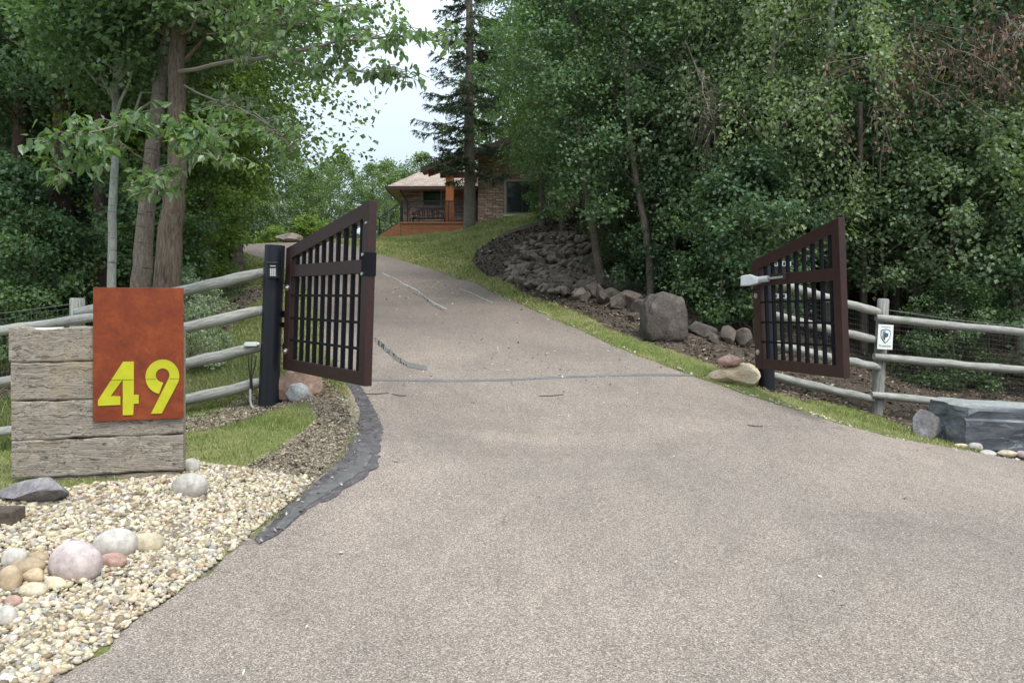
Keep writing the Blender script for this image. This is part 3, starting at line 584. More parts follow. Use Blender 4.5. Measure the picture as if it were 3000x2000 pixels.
for i in range(4):
    mb = MB(); nx = 40; gap = .004; z1, z0 = zs[i]-gap, zs[i+1]+gap; ln = Lt+(-.008 if i < 3 else 0); x0 = [-.012, 0, .004, .006][i]
    if i < 3: ln = Lt if i == 2 else Lt
    V = []; rsx = rs.uniform(0, 6, 4)
    for j in range(nx+1):
        x = x0+(ln-x0)*j/nx; e1 = .004*math.sin(x*9+rsx[0])+.003*math.sin(x*31+rsx[1]); e0 = .004*math.sin(x*8+rsx[2])+.002*math.sin(x*27+rsx[3])
        if i == 0 and .12 < x < .34: e1 -= .016*math.sin((x-.12)/.22*math.pi)
        fy = .004*math.sin(x*12+rsx[1])
        for (yy, zz) in ((fy+.006, z0+e0), (fy, z0+e0+.012), (fy, z1+e1-.012), (fy+.006, z1+e1), (.135, z1+e1), (.135, z0+e0)): V.append((x, yy, zz))
    Fq = [(j*6+k, j*6+(k+1) % 6, (j+1)*6+(k+1) % 6, (j+1)*6+k) for j in range(nx) for k in range(6)]+[(5, 4, 3, 2, 1, 0), tuple(nx*6+k for k in range(6))]
    Fq = [q[::-1] for q in Fq]; mb.add(V, Fq)
    mb.obj('timber', M['timber'], root)
mb = MB(); mb.box(.16, Lt-.03, .02, .13, zs[4]-.17, zs[4]-.006); mb.obj('timber', M['timber'], root, bevel=.008)
mb = MB()
mb.add([(.14, .002, zs[0]-.022), (.24, .0, zs[0]-.028), (.33, .002, zs[0]-.016), (.33, .08, zs[0]-.006), (.24, .09, zs[0]-.012), (.14, .07, zs[0]-.010)], [(0, 1, 2, 3, 4, 5)]); mb.obj('splintered_edge', M['endgrain'], root)
# panel
pu0 = (273-31)/(537-31)*Lt-.012; pu1 = Lt+.004; pz1 = zl(842, 5.62); pz0 = zl(1232, 5.62)
mb = MB(); mb.box(pu0, pu1, -.028, -.010, pz0, pz1); panel = mb.obj('sign_panel', M['rust'], root, bevel=.0015)
mb = MB(); mb.box(pu0+.05, pu1-.03, -.010, .0, pz0+.05, zs[0]-.03); mb.obj('panel_backing', M['blk'], root)
def pc(cx, cy): return (pu0+(cx-610)/595*(pu1-pu0), pz1-(cy-95)/875*(pz1-pz0))
four = [(805, 583), (875, 583), (875, 803), (907, 803), (907, 862), (875, 862), (871, 935), (803, 935), (803, 700), (725, 806), (787, 810), (787, 866), (643, 868), (643, 832)]
def arc(cx, cy, r, a0, a1, n, ry=None): return [(cx+r*math.cos(R(a0+(a1-a0)*i/n)), cy-(ry or r)*math.sin(R(a0+(a1-a0)*i/n))) for i in range(n+1)]
nine = [(988, 932), (1060, 932), (1148, 770)]+arc(1065, 688, 113, -18, 258, 40, 115)+[(1070, 729)]+arc(1066, 678, 46, 262, -25, 24)
for nm, poly in (('numeral_four', four), ('numeral_nine', nine)):
    mb = MB(); q = [pc(*p) for p in poly]; mb.prism(q, -.034, -.0275); mb.obj(nm, M['yellow'], panel)
mb = MB()
for a, b in ((722, 873), (953, 1018), (1113, 1177)):
    p, q = pc(a, 703), pc(b, 695 if a > 900 else 703); mb.box(p[0], q[0], -.0346, -.0338, p[1]-.0018, p[1]+.0018)
mb.obj('seam', M['blk'], panel)
# old timber end at the left edge
mb = MB(); h_ = hit([(8, 1548)])[0]; mb.box(-.55, .055, 0, .14, -.04, .11); M['oldtim'] = woodmat('dark_old_timber', (.045, .035, .028), (.13, .10, .08), sc=(1.6, 14, 14))
o = mb.obj('landscape_timber', M['oldtim'], bevel=.01); o.location = h_; tag(o, 'dark end of an old timber at the left photo edge below the grey rock', 'timber')

# ================= gates =================
def paintm(name, col, rough=.42):
    m = NM(name); v = m.co(); a = m.noise(v, 9, 5, .7); c = m.mix(1., m.ramp(a, [(.3, .78), (.7, 1.18)]), tuple(col), 'MULTIPLY')
    c = m.mix(m.ramp(m.noise(v, 55, 4, .8), [(.71, 0.), (.75, .45)]), c, (.32, .27, .24)); m.bump(a, .08, .004); return m.fin(c, rough, .4)
M['brown'] = paintm('dark_brown_paint', (.033, .013, .0102)); M['navy'] = simple('black_steel', (.0045, .0045, .007), .6, .18)
M['postblk'] = paintm('black_post_paint', (.008, .009, .014), .42); M['silver'] = simple('galvanised', (.55, .55, .55), .35, .5, .8)
M['blackpl'] = simple('black_plastic', (.012, .012, .014), .4); M['key'] = simple('pale_keys', (.62, .62, .60), .5); M['greypl'] = simple('grey_housing', (.44, .46, .46), .45)
M['whitepl'] = simple('white_box', (.62, .64, .62), .5); M['cable'] = simple('black_cable', (.015, .015, .015), .5); M['conduit'] = simple('grey_conduit', (.36, .37, .37), .5)
GT = .085
def gate(hp, fp, tilt, label, nbars, hingeh=1.45, freeh=1.822):
    u = Vector((fp[0]-hp[0], fp[1]-hp[1], 0)); L = u.length; rz = math.atan2(u.y, u.x)
    g = empty('gate_leaf', hp); tag(g, label, 'gate', 'brown driveway gate leaves'); g.rotation_mode = 'QUATERNION'
    g.rotation_quaternion = (Matrix.Rotation(tilt, 4, 'Y') @ Matrix.Rotation(rz, 4, 'Z')).to_quaternion()
    top = lambda x: hingeh+(freeh-hingeh)*x/L; hy = GT/2
    def bar(name, x0, x1, y0, y1, z0, z1, mat=M['brown'], bev=.004): mb = MB(); mb.box(x0, x1, y0, y1, z0, z1); return mb.obj(name, mat, g, bevel=bev)
    sw = .13
    for nm, x0, x1 in (('hinge_stile', 0, sw*1.25), ('end_stile', L-sw, L)):
        mb = MB(); mb.hexa([(x0, -hy, 0), (x1, -hy, 0), (x1, hy, 0), (x0, hy, 0), (x0, -hy, top(x0)), (x1, -hy, top(x1)), (x1, hy, top(x1)), (x0, hy, top(x0))]); mb.obj(nm, M['brown'], g, bevel=.004)
    a, b = sw*1.25+.001, L-sw-.001; h2 = hy-.004
    bar('bottom_rail', a, b, -h2, h2, 0, .135); m0, m1 = 1.105, 1.245; bar('middle_rail', a, b, -h2, h2, m0, m1)
    th = .15; mb = MB(); mb.hexa([(a, -h2, top(a)-th), (b, -h2, top(b)-th), (b, h2, top(b)-th), (a, h2, top(a)-th), (a, -h2, top(a)-.001), (b, -h2, top(b)-.001), (b, h2, top(b)-.001), (a, h2, top(a)-.001)]); mb.obj('top_rail', M['brown'], g, bevel=.004)
    for i in range(nbars):
        x = a+(b-a)*(i+.55)/(nbars); mb = MB(); w_ = .019
        mb.box(x-w_, x+w_, -w_, w_, .12, m0+.01); zt_ = top(x)-th+.01
        if zt_ > m1+.01: mb.box(x-w_, x+w_, -w_, w_, m1-.01, zt_)
        mb.obj('bar', M['navy'], g)
    for z in (.36, .62, .885): bar('crossbar', a-.02, b+.02, -.030, -.0195, z-.014, z+.014, M['navy'], 0)
    for z in (.22, .975):
        mb = MB(); mb.tube([(sw*.62, -hy-.012, z), (sw*.62, -hy+.01, z)], .036, 16); mb.tube([(sw*.62, -hy-.026, z), (sw*.62, -hy, z)], .017, 6); mb.obj('bolt', M['silver'], g)
    return g, L, top
gl, LL, topl = gate(Vector(P(838, 1081, 8.9)), Vector(P(1078, 1121, 7.25)), R(1.7), 'left gate leaf, open beside the black post with the keypad', 10)
mb = MB(); hy = GT/2; mb.box(LL-.12, LL+.004, -hy-.008, -hy-.001, 1.08, 1.31); mb.box(LL+.001, LL+.010, -hy-.008, hy+.004, 1.08, 1.31); mb.obj('latch_plate', M['navy'], gl)
for z in (1.10, 1.29):
    mb = MB(); mb.tube([(LL-.09, -hy-.02, z), (LL-.09, -hy-.005, z)], .016, 8); mb.obj('plate_bolt', M['silver'], gl)
mb = MB(); mb.tube([(LL-.05, -hy-.012, 1.60), (LL-.05, -hy, 1.60)], .013, 10); mb.obj('plate_bolt', M['silver'], gl)
for z in (.22, .975):
    mb = MB(); mb.box(-.12, -.001, -.02, .02, z+.05, z+.065); mb.box(-.04, -.001, -.035, .035, z-.02, z+.09); mb.obj('hinge', M['navy'], gl, bevel=.003)
mb = MB(); mb.box(-.10, -.001, -.04, .04, .62, .70); mb.box(-.10, -.001, -.035, .035, .50, .56); mb.obj('hinge_bracket', M['navy'], gl, bevel=.003)
gr, LR, topr = gate(Vector(P(2221, 1077, 10.05)), Vector(P(2482, 1104, 8.31)), R(-2.0), 'right gate leaf, open beside the grey motor arm and rail fence', 9, 1.45, 1.81)
for z in (.22, .975):
    mb = MB(); mb.box(-.13, -.001, -.02, .02, z+.05, z+.065); mb.obj('hinge', M['navy'], gr, bevel=.003)
# gate posts
def gpost(base, top, r, label):
    g = empty('gate_post', base); tag(g, label, 'gate post'); b = Vector(base); t = Vector(top)-b; rs = np.random.RandomState(3)
    mb = MB(); mb.tube([(-t.x*.1, 0, -.35)]+[tuple(t*k/8) for k in range(9)], [r*1.02]+[r*(1.02-.03*k/8) for k in range(9)], 28, jit=.012, seed=4); mb.obj('post', M['postblk'], g, smooth=True)
    return g
pl = gpost(P(787, 1186, 8.95), P(806, 719, 8.95), .118, 'left black round gate post carrying the keypad')
g = pl; t_l = Vector(P(806, 719, 8.95))-Vector(P(787, 1186, 8.95))
kx, kz = (812-787)/F*8.85, (1186-788)/F*8.85
mb = MB(); mb.box(kx-.062, kx+.062, -.185, -.10, kz-.10, kz+.075); mb.hexa([(kx-.068, -.21, kz+.075), (kx+.068, -.21, kz+.075), (kx+.068, -.10, kz+.075), (kx-.068, -.10, kz+.075), (kx-.062, -.195, kz+.095), (kx+.062, -.195, kz+.095), (kx+.062, -.10, kz+.095), (kx-.062, -.10, kz+.095)])
kp = mb.obj('keypad', M['blackpl'], g, bevel=.004)
for r_ in range(4):
    for c_ in range(3):
        mb = MB(); x = kx+.010+(c_-1)*.024; z = kz+.005-r_*.0235; mb.box(x-.0085, x+.0085, -.191, -.1855, z-.0085, z+.0085); mb.obj('key', M['key'], kp)
mb = MB(); mb.box(kx-.022, kx+.042, -.190, -.1855, kz+.038, kz+.05); mb.obj('display', M['key'], kp)
mb = MB(); mb.box(.125, .160, -.03, .03, (1186-815)/F*8.95, (1186-755)/F*8.95); mb.obj('post_box', M['blackpl'], g, bevel=.006)
pr = gpost(P(2246, 1146, 10.28), P(2238, 755, 10.28), .108, 'right black gate post behind the right gate leaf')
# gate opener arm on the right
op = empty('gate_opener', P(2200, 820, 9.82)); tag(op, 'grey gate motor arm fixed to the right gate leaf', 'gate opener')
o0 = Vector(op.location); a_ = Vector(P(2174, 822, 9.90))-o0; b_ = Vector(P(2226, 820, 9.75))-o0; c_ = Vector(P(2252, 816, 9.62))-o0; d_ = Vector(P(2304, 810, 9.30))-o0
mb = MB(); ax = (b_-a_).normalized(); n_ = Vector((-ax.y, ax.x, 0)).normalized()*.07; V = []
for p_, h0, h1 in ((a_, -.075, .062), (a_+(b_-a_)*.55, -.070, .078), (b_, -.045, .03)):
    for s1, s2 in ((-1, h0), (1, h0), (1, h1), (-1, h1)): V.append(tuple(p_+n_*s1*(.8 if s2 == h1 else 1)+Vector((0, 0, s2))))
mb.add(V, [(0, 1, 2, 3), (0, 4, 5, 1), (1, 5, 6, 2), (2, 6, 7, 3), (3, 7, 4, 0), (4, 8, 9, 5), (5, 9, 10, 6), (6, 10, 11, 7), (7, 11, 8, 4), (8, 11, 10, 9)]); mb.obj('housing', M['greypl'], op, bevel=.012)
mb = MB(); mb.tube([tuple(b_-ax*.05), tuple(c_)], .042, 16); mb.obj('tube', M['greypl'], op, smooth=True)
mb = MB(); mb.tube([tuple(c_), tuple(d_)], .016, 12); mb.obj('rod', M['silver'], op, smooth=True)
mb = MB(); mb.box(d_.x-.03, d_.x+.03, d_.y-.03, d_.y+.05, d_.z-.04, d_.z+.04); mb.obj('bracket', M['brown'], op, bevel=.004)
mb = MB(); mb.tube([tuple(a_+ax*.16+Vector((0, 0, .065))), tuple(a_+ax*.16+Vector((0, 0, .085)))], .045, 14); mb.tube([tuple(a_+ax*.1+Vector((0, 0, -.06))), tuple(a_+ax*.12+Vector((.03, .1, -.14))), tuple(a_+ax*.3+Vector((0, .3, -.1)))], .01, 6); mb.obj('release_cap', M['blackpl'], op)
# control box behind the leaf with its two slotted struts
cb = empty('control_box', P(2290, 870, 10.5)); tag(cb, 'black control box on pale slotted metal struts behind the right gate leaf', 'control box')
s1 = 10.5/F
mb = MB(); mb.box(-24*s1, 24*s1, 0, .12, 38*s1, 92*s1); mb.obj('box', M['blackpl'], cb, bevel=.006)
for yy in (97, 3):
    mb = MB(); z = yy*s1
    mb.box(-26*s1, 26*s1, -.02, 0, z+5*s1, z+7*s1); mb.box(-26*s1, 26*s1, -.02, 0, z-7*s1, z-5*s1)
    for k in range(5): x = (-26+k*11.6)*s1; mb.box(x, x+.028, -.0195, -.0005, z-5*s1, z+5*s1)
    mb.obj('slotted_strut', M['silver'], cb)
mb = MB(); mb.box(-10*s1, -4*s1, .001, .03, -60*s1, 38*s1); mb.obj('support', M['blackpl'], cb)

# ================= log rail fences =================
M['log'] = woodmat('grey_log', (.15, .142, .125), (.46, .445, .405), attr='tuv', sc=(1.2, 26, 26), green=(.22, .25, .19))
M['wire'] = simple('fence_wire', (.20, .185, .16), .5, .4, .5)
def rail(a, b, r, par, seed):
    mb = MB(); a = np.array(a); b = np.array(b); n = 14; rs = np.random.RandomState(seed); sg = rs.normal(0, .006, (n, 3)); sg[0] = sg[-1] = 0
    pts = [a+(b-a)*i/(n-1)+sg[i]*.6+np.array([0, 0, -.012*math.sin(math.pi*i/(n-1))]) for i in range(n)]
    mb.tube(pts, [r*(.8 if i in (0, n-1) else 1)*(1+.04*math.sin(i*1.3+seed)) for i in range(n)], 14, jit=.05, seed=seed); return mb.obj('rail', M['log'], par, smooth=True)
def fpost(b, t, r, par, seed):
    mb = MB(); b = np.array(b); t = np.array(t); ax = (t-b)/np.linalg.norm(t-b)
    mb.tube([b-ax*.4]+[b+(t-b)*i/6 for i in range(6)]+[t-ax*.02, t], [r*1.05]+[r*(1.04-.05*i/6) for i in range(6)]+[r*.97, r*.82], 16, jit=.03, seed=seed); return mb.obj('post', M['log'], par, smooth=True)
def wiremesh(segs, par, dx=.052, dz=.075, wr=.0016):
    """segs: list of (bottomA, bottomB, topA, topB)"""
    mb = MB()
    for k, (ba, bb, ta, tb) in enumerate(segs):
        ba, bb, ta, tb = map(np.array, (ba, bb, ta, tb)); n = int(np.linalg.norm(bb-ba)/dx); rs = np.random.RandomState(k)
        def pt(s, t): p = (ba*(1-s)+bb*s)*(1-t)+(ta*(1-s)+tb*s)*t; return p+np.array([.006*math.sin(s*37+t*5), .02*math.sin(s*9+t*4+k), .006*math.sin(s*23+t*9)])
        for i in range(n+1): mb.tube([pt(i/n, j/6) for j in range(7)], wr, 3, cap=False)
        hgt = np.linalg.norm(ta-ba); m_ = int(hgt/dz)
        for j in range(m_+1): mb.tube([pt(i/18, j/m_) for i in range(19)], wr, 3, cap=False)
    return mb.obj('wire_mesh', M['wire'], par)
fl = empty('log_rail_fence', P(225, 1295, 8.95)); tag(fl, 'grey log rail fence with wire mesh behind the timber sign', 'fence', 'log rail fences either side of the gate')
o0 = np.array(fl.location); Q = lambda px, py, d: np.array(P(px, py, d))-o0
for i, (ya, yb) in enumerate(((917, 797), (1024, 907), (1130, 1012), (1240, 1117))): rail(Q(222, ya, 8.9), Q(776, yb, 8.97), .068, fl, i)
fpost(Q(225, 1310, 9.0), Q(227, 873, 9.0), .085, fl, 11)
for i, (ya, yb) in enumerate(((928, 1010), (1075, 1160), (1222, 1310))): rail(Q(284, ya, 8.82), Q(-330, yb, 8.2), .058, fl, 20+i)
fpost(Q(-300, 1390, 8.3), Q(-300, 960, 8.3), .085, fl, 12)
wiremesh([(Q(225, 1300, 9.0), Q(772, 1190, 9.0), Q(225, 910, 9.0), Q(772, 800, 9.0)), (Q(-300, 1400, 8.3), Q(225, 1300, 8.95), Q(-300, 985, 8.3), Q(225, 898, 8.95))], fl)
fr = empty('log_rail_fence', P(2575, 1215, 11.5)); tag(fr, 'grey log rail fence with wire mesh behind the slate block', 'fence', 'log rail fences either side of the gate')
o0 = np.array(fr.location)
for i, (xa, ya, xb, yb) in enumerate(((2262, 824, 2574, 914), (2262, 921, 2570, 996), (2262, 1006, 2574, 1076), (2262, 1100, 2556, 1168))): rail(Q(xa, ya, 10.42), Q(xb, yb, 11.42), .062, fr, 30+i)
fpost(Q(2568, 1222, 11.5), Q(2588, 875, 11.5), .088, fr, 33)
for i, (xa, ya, yb) in enumerate(((2566, 930, 985), (2560, 1043, 1093), (2553, 1156, 1206))): rail(Q(xa, ya, 11.36), Q(3130, yb, 11.55), .062, fr, 40+i)
fpost(Q(3125, 1250, 11.7), Q(3125, 925, 11.7), .088, fr, 44)
wiremesh([(Q(2275, 1140, 10.5), Q(2568, 1205, 11.55), Q(2275, 830, 10.5), Q(2568, 905, 11.55)), (Q(2568, 1205, 11.58), Q(3125, 1240, 11.78), Q(2580, 905, 11.58), Q(3125, 965, 11.78))], fr)
mb = MB(); w0 = [Q(2588+540*t, 906+58*t+8*math.sin(math.pi*t), 11.55) for t in np.linspace(0, 1, 12)]; mb.tube(w0, .0035, 4); mb.obj('top_wire', M['wire'], fr)
o0 = np.array(fl.location); mb = MB(); mb.tube([Q(225-560*t, 888+55*t+8*math.sin(math.pi*t), 8.95-.6*t) for t in np.linspace(0, 1, 12)], .003, 4); mb.obj('top_wire', M['wire'], fl)
# junction box and cables on the left fence
jb = empty('junction_box', P(738, 1009, 8.9)); tag(jb, 'small white junction box with black cables on the left fence rail', 'junction box')
mb = MB(); mb.box(-.075, .065, -.03, .04, -.02, .03); mb.tube([(-.09, 0, .0), (-.07, 0, .0)], .02, 10); mb.tube([(.06, 0, .005), (.09, 0, .005)], .02, 10); mb.obj('box', M['whitepl'], jb, bevel=.006)
for k, (x0, x1) in enumerate(((-.02, .0), (.02, .01), (.075, .02))):
    mb = MB(); mb.tube([(x0, -.06, -.13), (x0*.7+x1*.3, -.065, -.25), (x1, -.06, -.38), (x1*1.2, -.05, -.55)], .007, 6); mb.obj('cable', M['cable'], jb, smooth=True)
mb = MB(); mb.tube([(x, -.055, z) for x, z in ((.0, -.53), (-.0, -.66), (.01, -.72), (.05, -.78), (.11, -.81), (.16, -.82))], .014, 8); mb.obj('conduit', M['conduit'], jb, smooth=True)
# security sign on the right fence post
M['signw'] = simple('sign_white', (.78, .79, .74), .45, .4, 0, .04); M['signd'] = simple('sign_dark', (.035, .055, .075), .5); M['signg'] = simple('sign_grey', (.22, .24, .27), .5); M['signb'] = simple('sign_blue', (.05, .20, .36), .5)
ss = 11.36/F; sg_ = empty('security_sign', P(2594, 987, 11.30)); sg_.rotation_euler = (0, R(3.2), R(4)); tag(sg_, 'small white sign with a blue shield and P on the right fence post', 'sign')
mb = MB(); mb.box(-23*ss, 23*ss, 0, .006, -36*ss, 36*ss); pnl = mb.obj('sign_plate', M['signw'], sg_, bevel=.001)
def shield(k): return [(x*k*ss, (z)*k*ss+4*ss) for x, z in ((-15, 15), (-8, 18), (0, 19.5), (8, 18), (15, 14), (14.6, 0), (13, -8), (8, -15), (0, -23), (-8, -15), (-13, -8), (-15, 0))]
mb = MB(); mb.prism(shield(1), -.003, .0); mb.obj('shield', M['signd'], pnl)
mb = MB(); mb.prism(shield(.86), -.0055, -.003); mb.obj('shield_face', M['signw'], pnl)
mb = MB(); mb.prism([(x*ss, z*ss) for x, z in ((-10, 17), (-1, 19), (-1, 11), (-3, 11), (-3, -8), (-5.5, -8), (-10, -3))], -.0075, -.0055); mb.obj('shield_shade', M['signg'], pnl)
pp = [(-5, 12), (3, 12), (6.5, 10), (7.5, 6), (6.5, 2), (3, 0), (-1.5, 0), (-1.5, -9), (-5, -9)]
mb = MB(); mb.prism([(x*ss, z*ss) for x, z in pp], -.0095, -.0075); mb.obj('letter', M['signd'], pnl)
mb = MB(); mb.prism([(x*ss, z*ss) for x, z in ((-1.5, 9), (1.6, 9), (3.2, 6), (1.6, 3.2), (-1.5, 3.2))], -.011, -.0095); mb.obj('letter_hole', M['signb'], pnl)
def text(s_, size, loc, mat, par):
    c = bpy.data.curves.new('lettering', 'FONT'); c.body = s_; c.size = size; c.align_x = 'CENTER'; c.extrude = .0008
    t = bpy.data.objects.new('lettering', c); COL.objects.link(t); me = bpy.data.meshes.new_from_object(t); bpy.data.objects.remove(t); me.materials.clear(); me.materials.append(mat)
    o = link(bpy.data.objects.new('lettering', me), par); o.location = loc; o.rotation_euler = (R(90), 0, 0); return o
text('Protection', 8.6*ss, (0, -.001, -28.5*ss), M['signd'], pnl); text('PROTECTED BY', 3.9*ss, (0, -.001, 27.5*ss), M['signd'], pnl)

# ================= house =================
def stonem():
    m = NM('ledgestone'); v = m.n('TexCoord').outputs['Object']; mp = m.n('Mapping'); m.l(v, mp.inputs[0]); mp.inputs['Rotation'].default_value = (R(90), 0, 0)
    d = m.mix(.05, mp.outputs[0], m.noise(v, 3.5, 3, out='Color'), 'ADD')
    b = m.n('TexBrick', offset=.37, squash=.8, squash_frequency=3); m.l(d, b.inputs['Vector'])
    b.inputs['Scale'].default_value = 1; b.inputs['Brick Width'].default_value = .42; b.inputs['Row Height'].default_value = .072; b.inputs['Mortar Size'].default_value = .011; b.inputs['Mortar Smooth'].default_value = .3; b.inputs['Bias'].default_value = .1
    b.inputs['Color1'].default_value = (.25, .165, .125, 1); b.inputs['Color2'].default_value = (.58, .44, .35, 1); b.inputs['Mortar'].default_value = (.045, .035, .03, 1)
    c = m.mix(.6, b.outputs[0], m.ramp(m.noise(v, 5, 5, .7), [(.3, .6), (.7, 1.35)]), 'MULTIPLY'); m.bump(m.math('SUBTRACT', 1., b.outputs[1]), 1., .04); return m.fin(c, .9, .2)
M['stone'] = stonem()
def shinglem():
    m = NM('shingles'); v = m.co(scale=1.); b = m.n('TexBrick', offset=.5); m.l(v, b.inputs[0]); b.inputs['Scale'].default_value = 1; b.inputs['Brick Width'].default_value = .3; b.inputs['Row Height'].default_value = .14; b.inputs['Mortar Size'].default_value = .008
    b.inputs['Color1'].default_value = (.26, .20, .16, 1); b.inputs['Color2'].default_value = (.42, .34, .275, 1); b.inputs['Mortar'].default_value = (.09, .06, .05, 1)
    c = m.mix(.6, b.outputs[0], m.ramp(m.noise(v, 9, 4, .8), [(.3, .6), (.7, 1.4)]), 'MULTIPLY'); return m.fin(c, .9, .2)
M['shingle'] = shinglem()
M['fascia'] = simple('dark_brown_fascia', (.05, .03, .025), .5); M['cedar'] = woodmat('orange_cedar', (.22, .085, .045), (.40, .18, .10), sc=(3, 12, 12), rough=.6, bump=.2); M['cedard'] = woodmat('cedar_column', (.22, .07, .025), (.46, .18, .07), sc=(12, 12, 2), rough=.55, bump=.2)
M['soffit'] = simple('wood_soffit', (.24, .15, .11), .7); M['trim'] = simple('stone_trim', (.27, .235, .20), .8, .2, 0, .2, 8); M['sill'] = simple('pale_sill', (.52, .49, .46), .7); M['doorred'] = simple('dark_red_door', (.10, .028, .022), .5)
def glassm():
    m = NM('window_glass'); m.fin((.018, .024, .024), .06, .6); return m.m
M['glass'] = glassm(); M['rail'] = simple('black_railing', (.02, .02, .022), .45); M['curtain'] = simple('blue_curtain', (.35, .42, .45), .8)
D = 38.; hs = D/F
hz = empty('house', (0, D, 0)); tag(hz, 'low stone house with shingle roof and timber deck at the top of the lawn', 'house')
X = lambda px: (px-1500)*hs
Z = lambda py: 1.6-(py-912)*hs
def hb(name, x0, x1, y0, y1, z0, z1, mat, bev=0, par=None): s = (D+y0)/F; mb = MB(); mb.box((x0-1500)*s, (x1-1500)*s, y0, y1, 1.6-(z0-912)*s, 1.6-(z1-912)*s); return mb.obj(name, mat, par or hz, bevel=bev)
# left wing, set back behind the deck
hb('wall', 1176, 1405, 2.6, 8.6, 700, 552, M['stone'])
def frame_window(x0, x1, z0, z1, yf, tw=6, fr=2.2):
    w_ = hb('window', x0, x1, yf-.03, yf-.001, z0, z1, M['glass'])
    for a, b, c, d in ((x0-tw, x0-.01, z0, z1), (x1+.01, x1+tw, z0, z1), (x0-tw, x1+tw, z1-.01, z1-tw), (x0-tw, x1+tw, z0+tw, z0+.01)): hb('window_trim', a, b, yf-.09, yf-.002, c, d, M['trim'], 0, w_)
    for a, b, c, d in ((x0, x0+fr, z0, z1), (x1-fr, x1, z0, z1), (x0+fr, x1-fr, z1+fr, z1), (x0+fr, x1-fr, z0, z0-fr)): hb('window_frame', a, b, yf-.06, yf-.031, c, d, M['fascia'], 0, w_)
    return w_
w1 = frame_window(1240, 1290, 602, 559, 2.6)
# hip roof of the left wing
mb = MB(); s9, s5 = (D+1.9)/F, (D+5)/F; ex0, ex1, ey0, ey1 = -368*s9, -80*s9, 1.9, 9.2; ez = 1.6+366*s9; pz = 1.6+414*s5; px0, px1 = -258*s5, -80*s9; ym = 5.0
mb.add([(ex0, ey0, ez), (ex1, ey0, ez), (ex1, ey1, ez), (ex0, ey1, ez), (px0, ym, pz), (px1, ym, pz)], [(0, 1, 5, 4), (3, 0, 4), (2, 3, 4, 5), (1, 2, 5)]); rf = mb.obj('roof', M['shingle'], hz)
mb = MB(); mb.box(ex0-.02, ex1, ey0-.05, ey0-.001, ez-.17, ez+.01); mb.box(ex0-.06, ex0-.001, ey0-.05, ey1, ez-.17, ez+.01); mb.obj('gutter', M['fascia'], rf)
mb = MB(); mb.box(ex0, ex1, ey0, 2.598, ez-.15, ez-.12); mb.box(ex0, -324*(D+2.6)/F-.002, 2.598, ey1, ez-.15, ez-.12); mb.obj('soffit', M['soffit'], rf)
mb = MB(); mb.tube([(X(1154), 2.2, ez-.16), (X(1158), 2.3, ez-.3), (X(1174), 2.5, Z(572)), (X(1174.5), 2.5, Z(640))], .045, 8); mb.obj('downspout', M['fascia'], hz)
# main gabled block on the right, slightly forward
zr = lambda x: Z(500)+(x-1237)*hs*.345    # roof underside line rising to the right
mb = MB(); xa, xb = 1399, 1720
prof = [(X(xa), Z(700)), (X(xb), Z(700)), (X(xb), Z(455)), (X(1560), zr(1560)-.12), (X(xa), zr(xa)-.12)]
mb.prism(prof, .6, 9); mb.obj('wall', M['stone'], hz)
def slab(pts, y0, y1, th, name, mat, par):
    mb = MB(); (x0, z0), (x1, z1) = pts; mb.hexa([(x0, y0, z0-th), (x1, y0, z1-th), (x1, y1, z1-th), (x0, y1, z0-th), (x0, y0, z0), (x1, y0, z1), (x1, y1, z1), (x0, y1, z0)]); return mb.obj(name, mat, par)
r2 = slab(((X(1237), zr(1237)), (X(1398), zr(1398))), -.6, .75, .1, 'roof', M['shingle'], hz)
slab(((X(1398)+.002, zr(1398)), (X(1562), zr(1562))), -.6, 9.4, .1, 'roof', M['shingle'], hz)
slab(((X(1562)+.002, zr(1562)), (X(1800), zr(1562)-4.15*.345)), -.6, 9.4, .1, 'roof', M['shingle'], hz)
slab(((X(1236), zr(1237)+.03), (X(1562), zr(1562)+.03)), -.68, -.602, .26, 'fascia', M['fascia'], r2)
slab(((X(1240), zr(1240)-.101), (X(1562), zr(1562)-.101)), -.58, .70, .03, 'soffit', M['soffit'], r2)
slab(((X(1256), zr(1256)-.20), (X(1420), zr(1420)-.20)), -.2, .1, .22, 'beam', M['cedar'], hz)
slab(((X(1290), Z(505)), (X(1399)-.002, Z(505))), -.16, .08, .28, 'beam', M['doorred'], hz)
hb('column', 1305.5, 1328.5, -.2, .2, 652, 511, M['cedard'], .02)
w2 = frame_window(1484, 1580, 624, 532, .6, 8, 4); hb('window_sill', 1474, 1590, .42, .508, 633, 628, M['sill'], 0, w2)
hb('mullion', 1528, 1531, .55, .569, 620, 536, M['fascia'], 0, w2); hb('curtain', 1500, 1512, .571, .574, 618, 545, M['curtain'], 0, w2)
lm = hb('wall_lamp', 1441, 1449, .42, .598, 539, 526, M['fascia'], .01)
dr = hb('door', 1376, 1397, 2.5, 2.598, 648, 512, M['doorred']); hb('door_panel', 1379, 1384, 2.48, 2.499, 640, 520, M['fascia'], 0, dr)
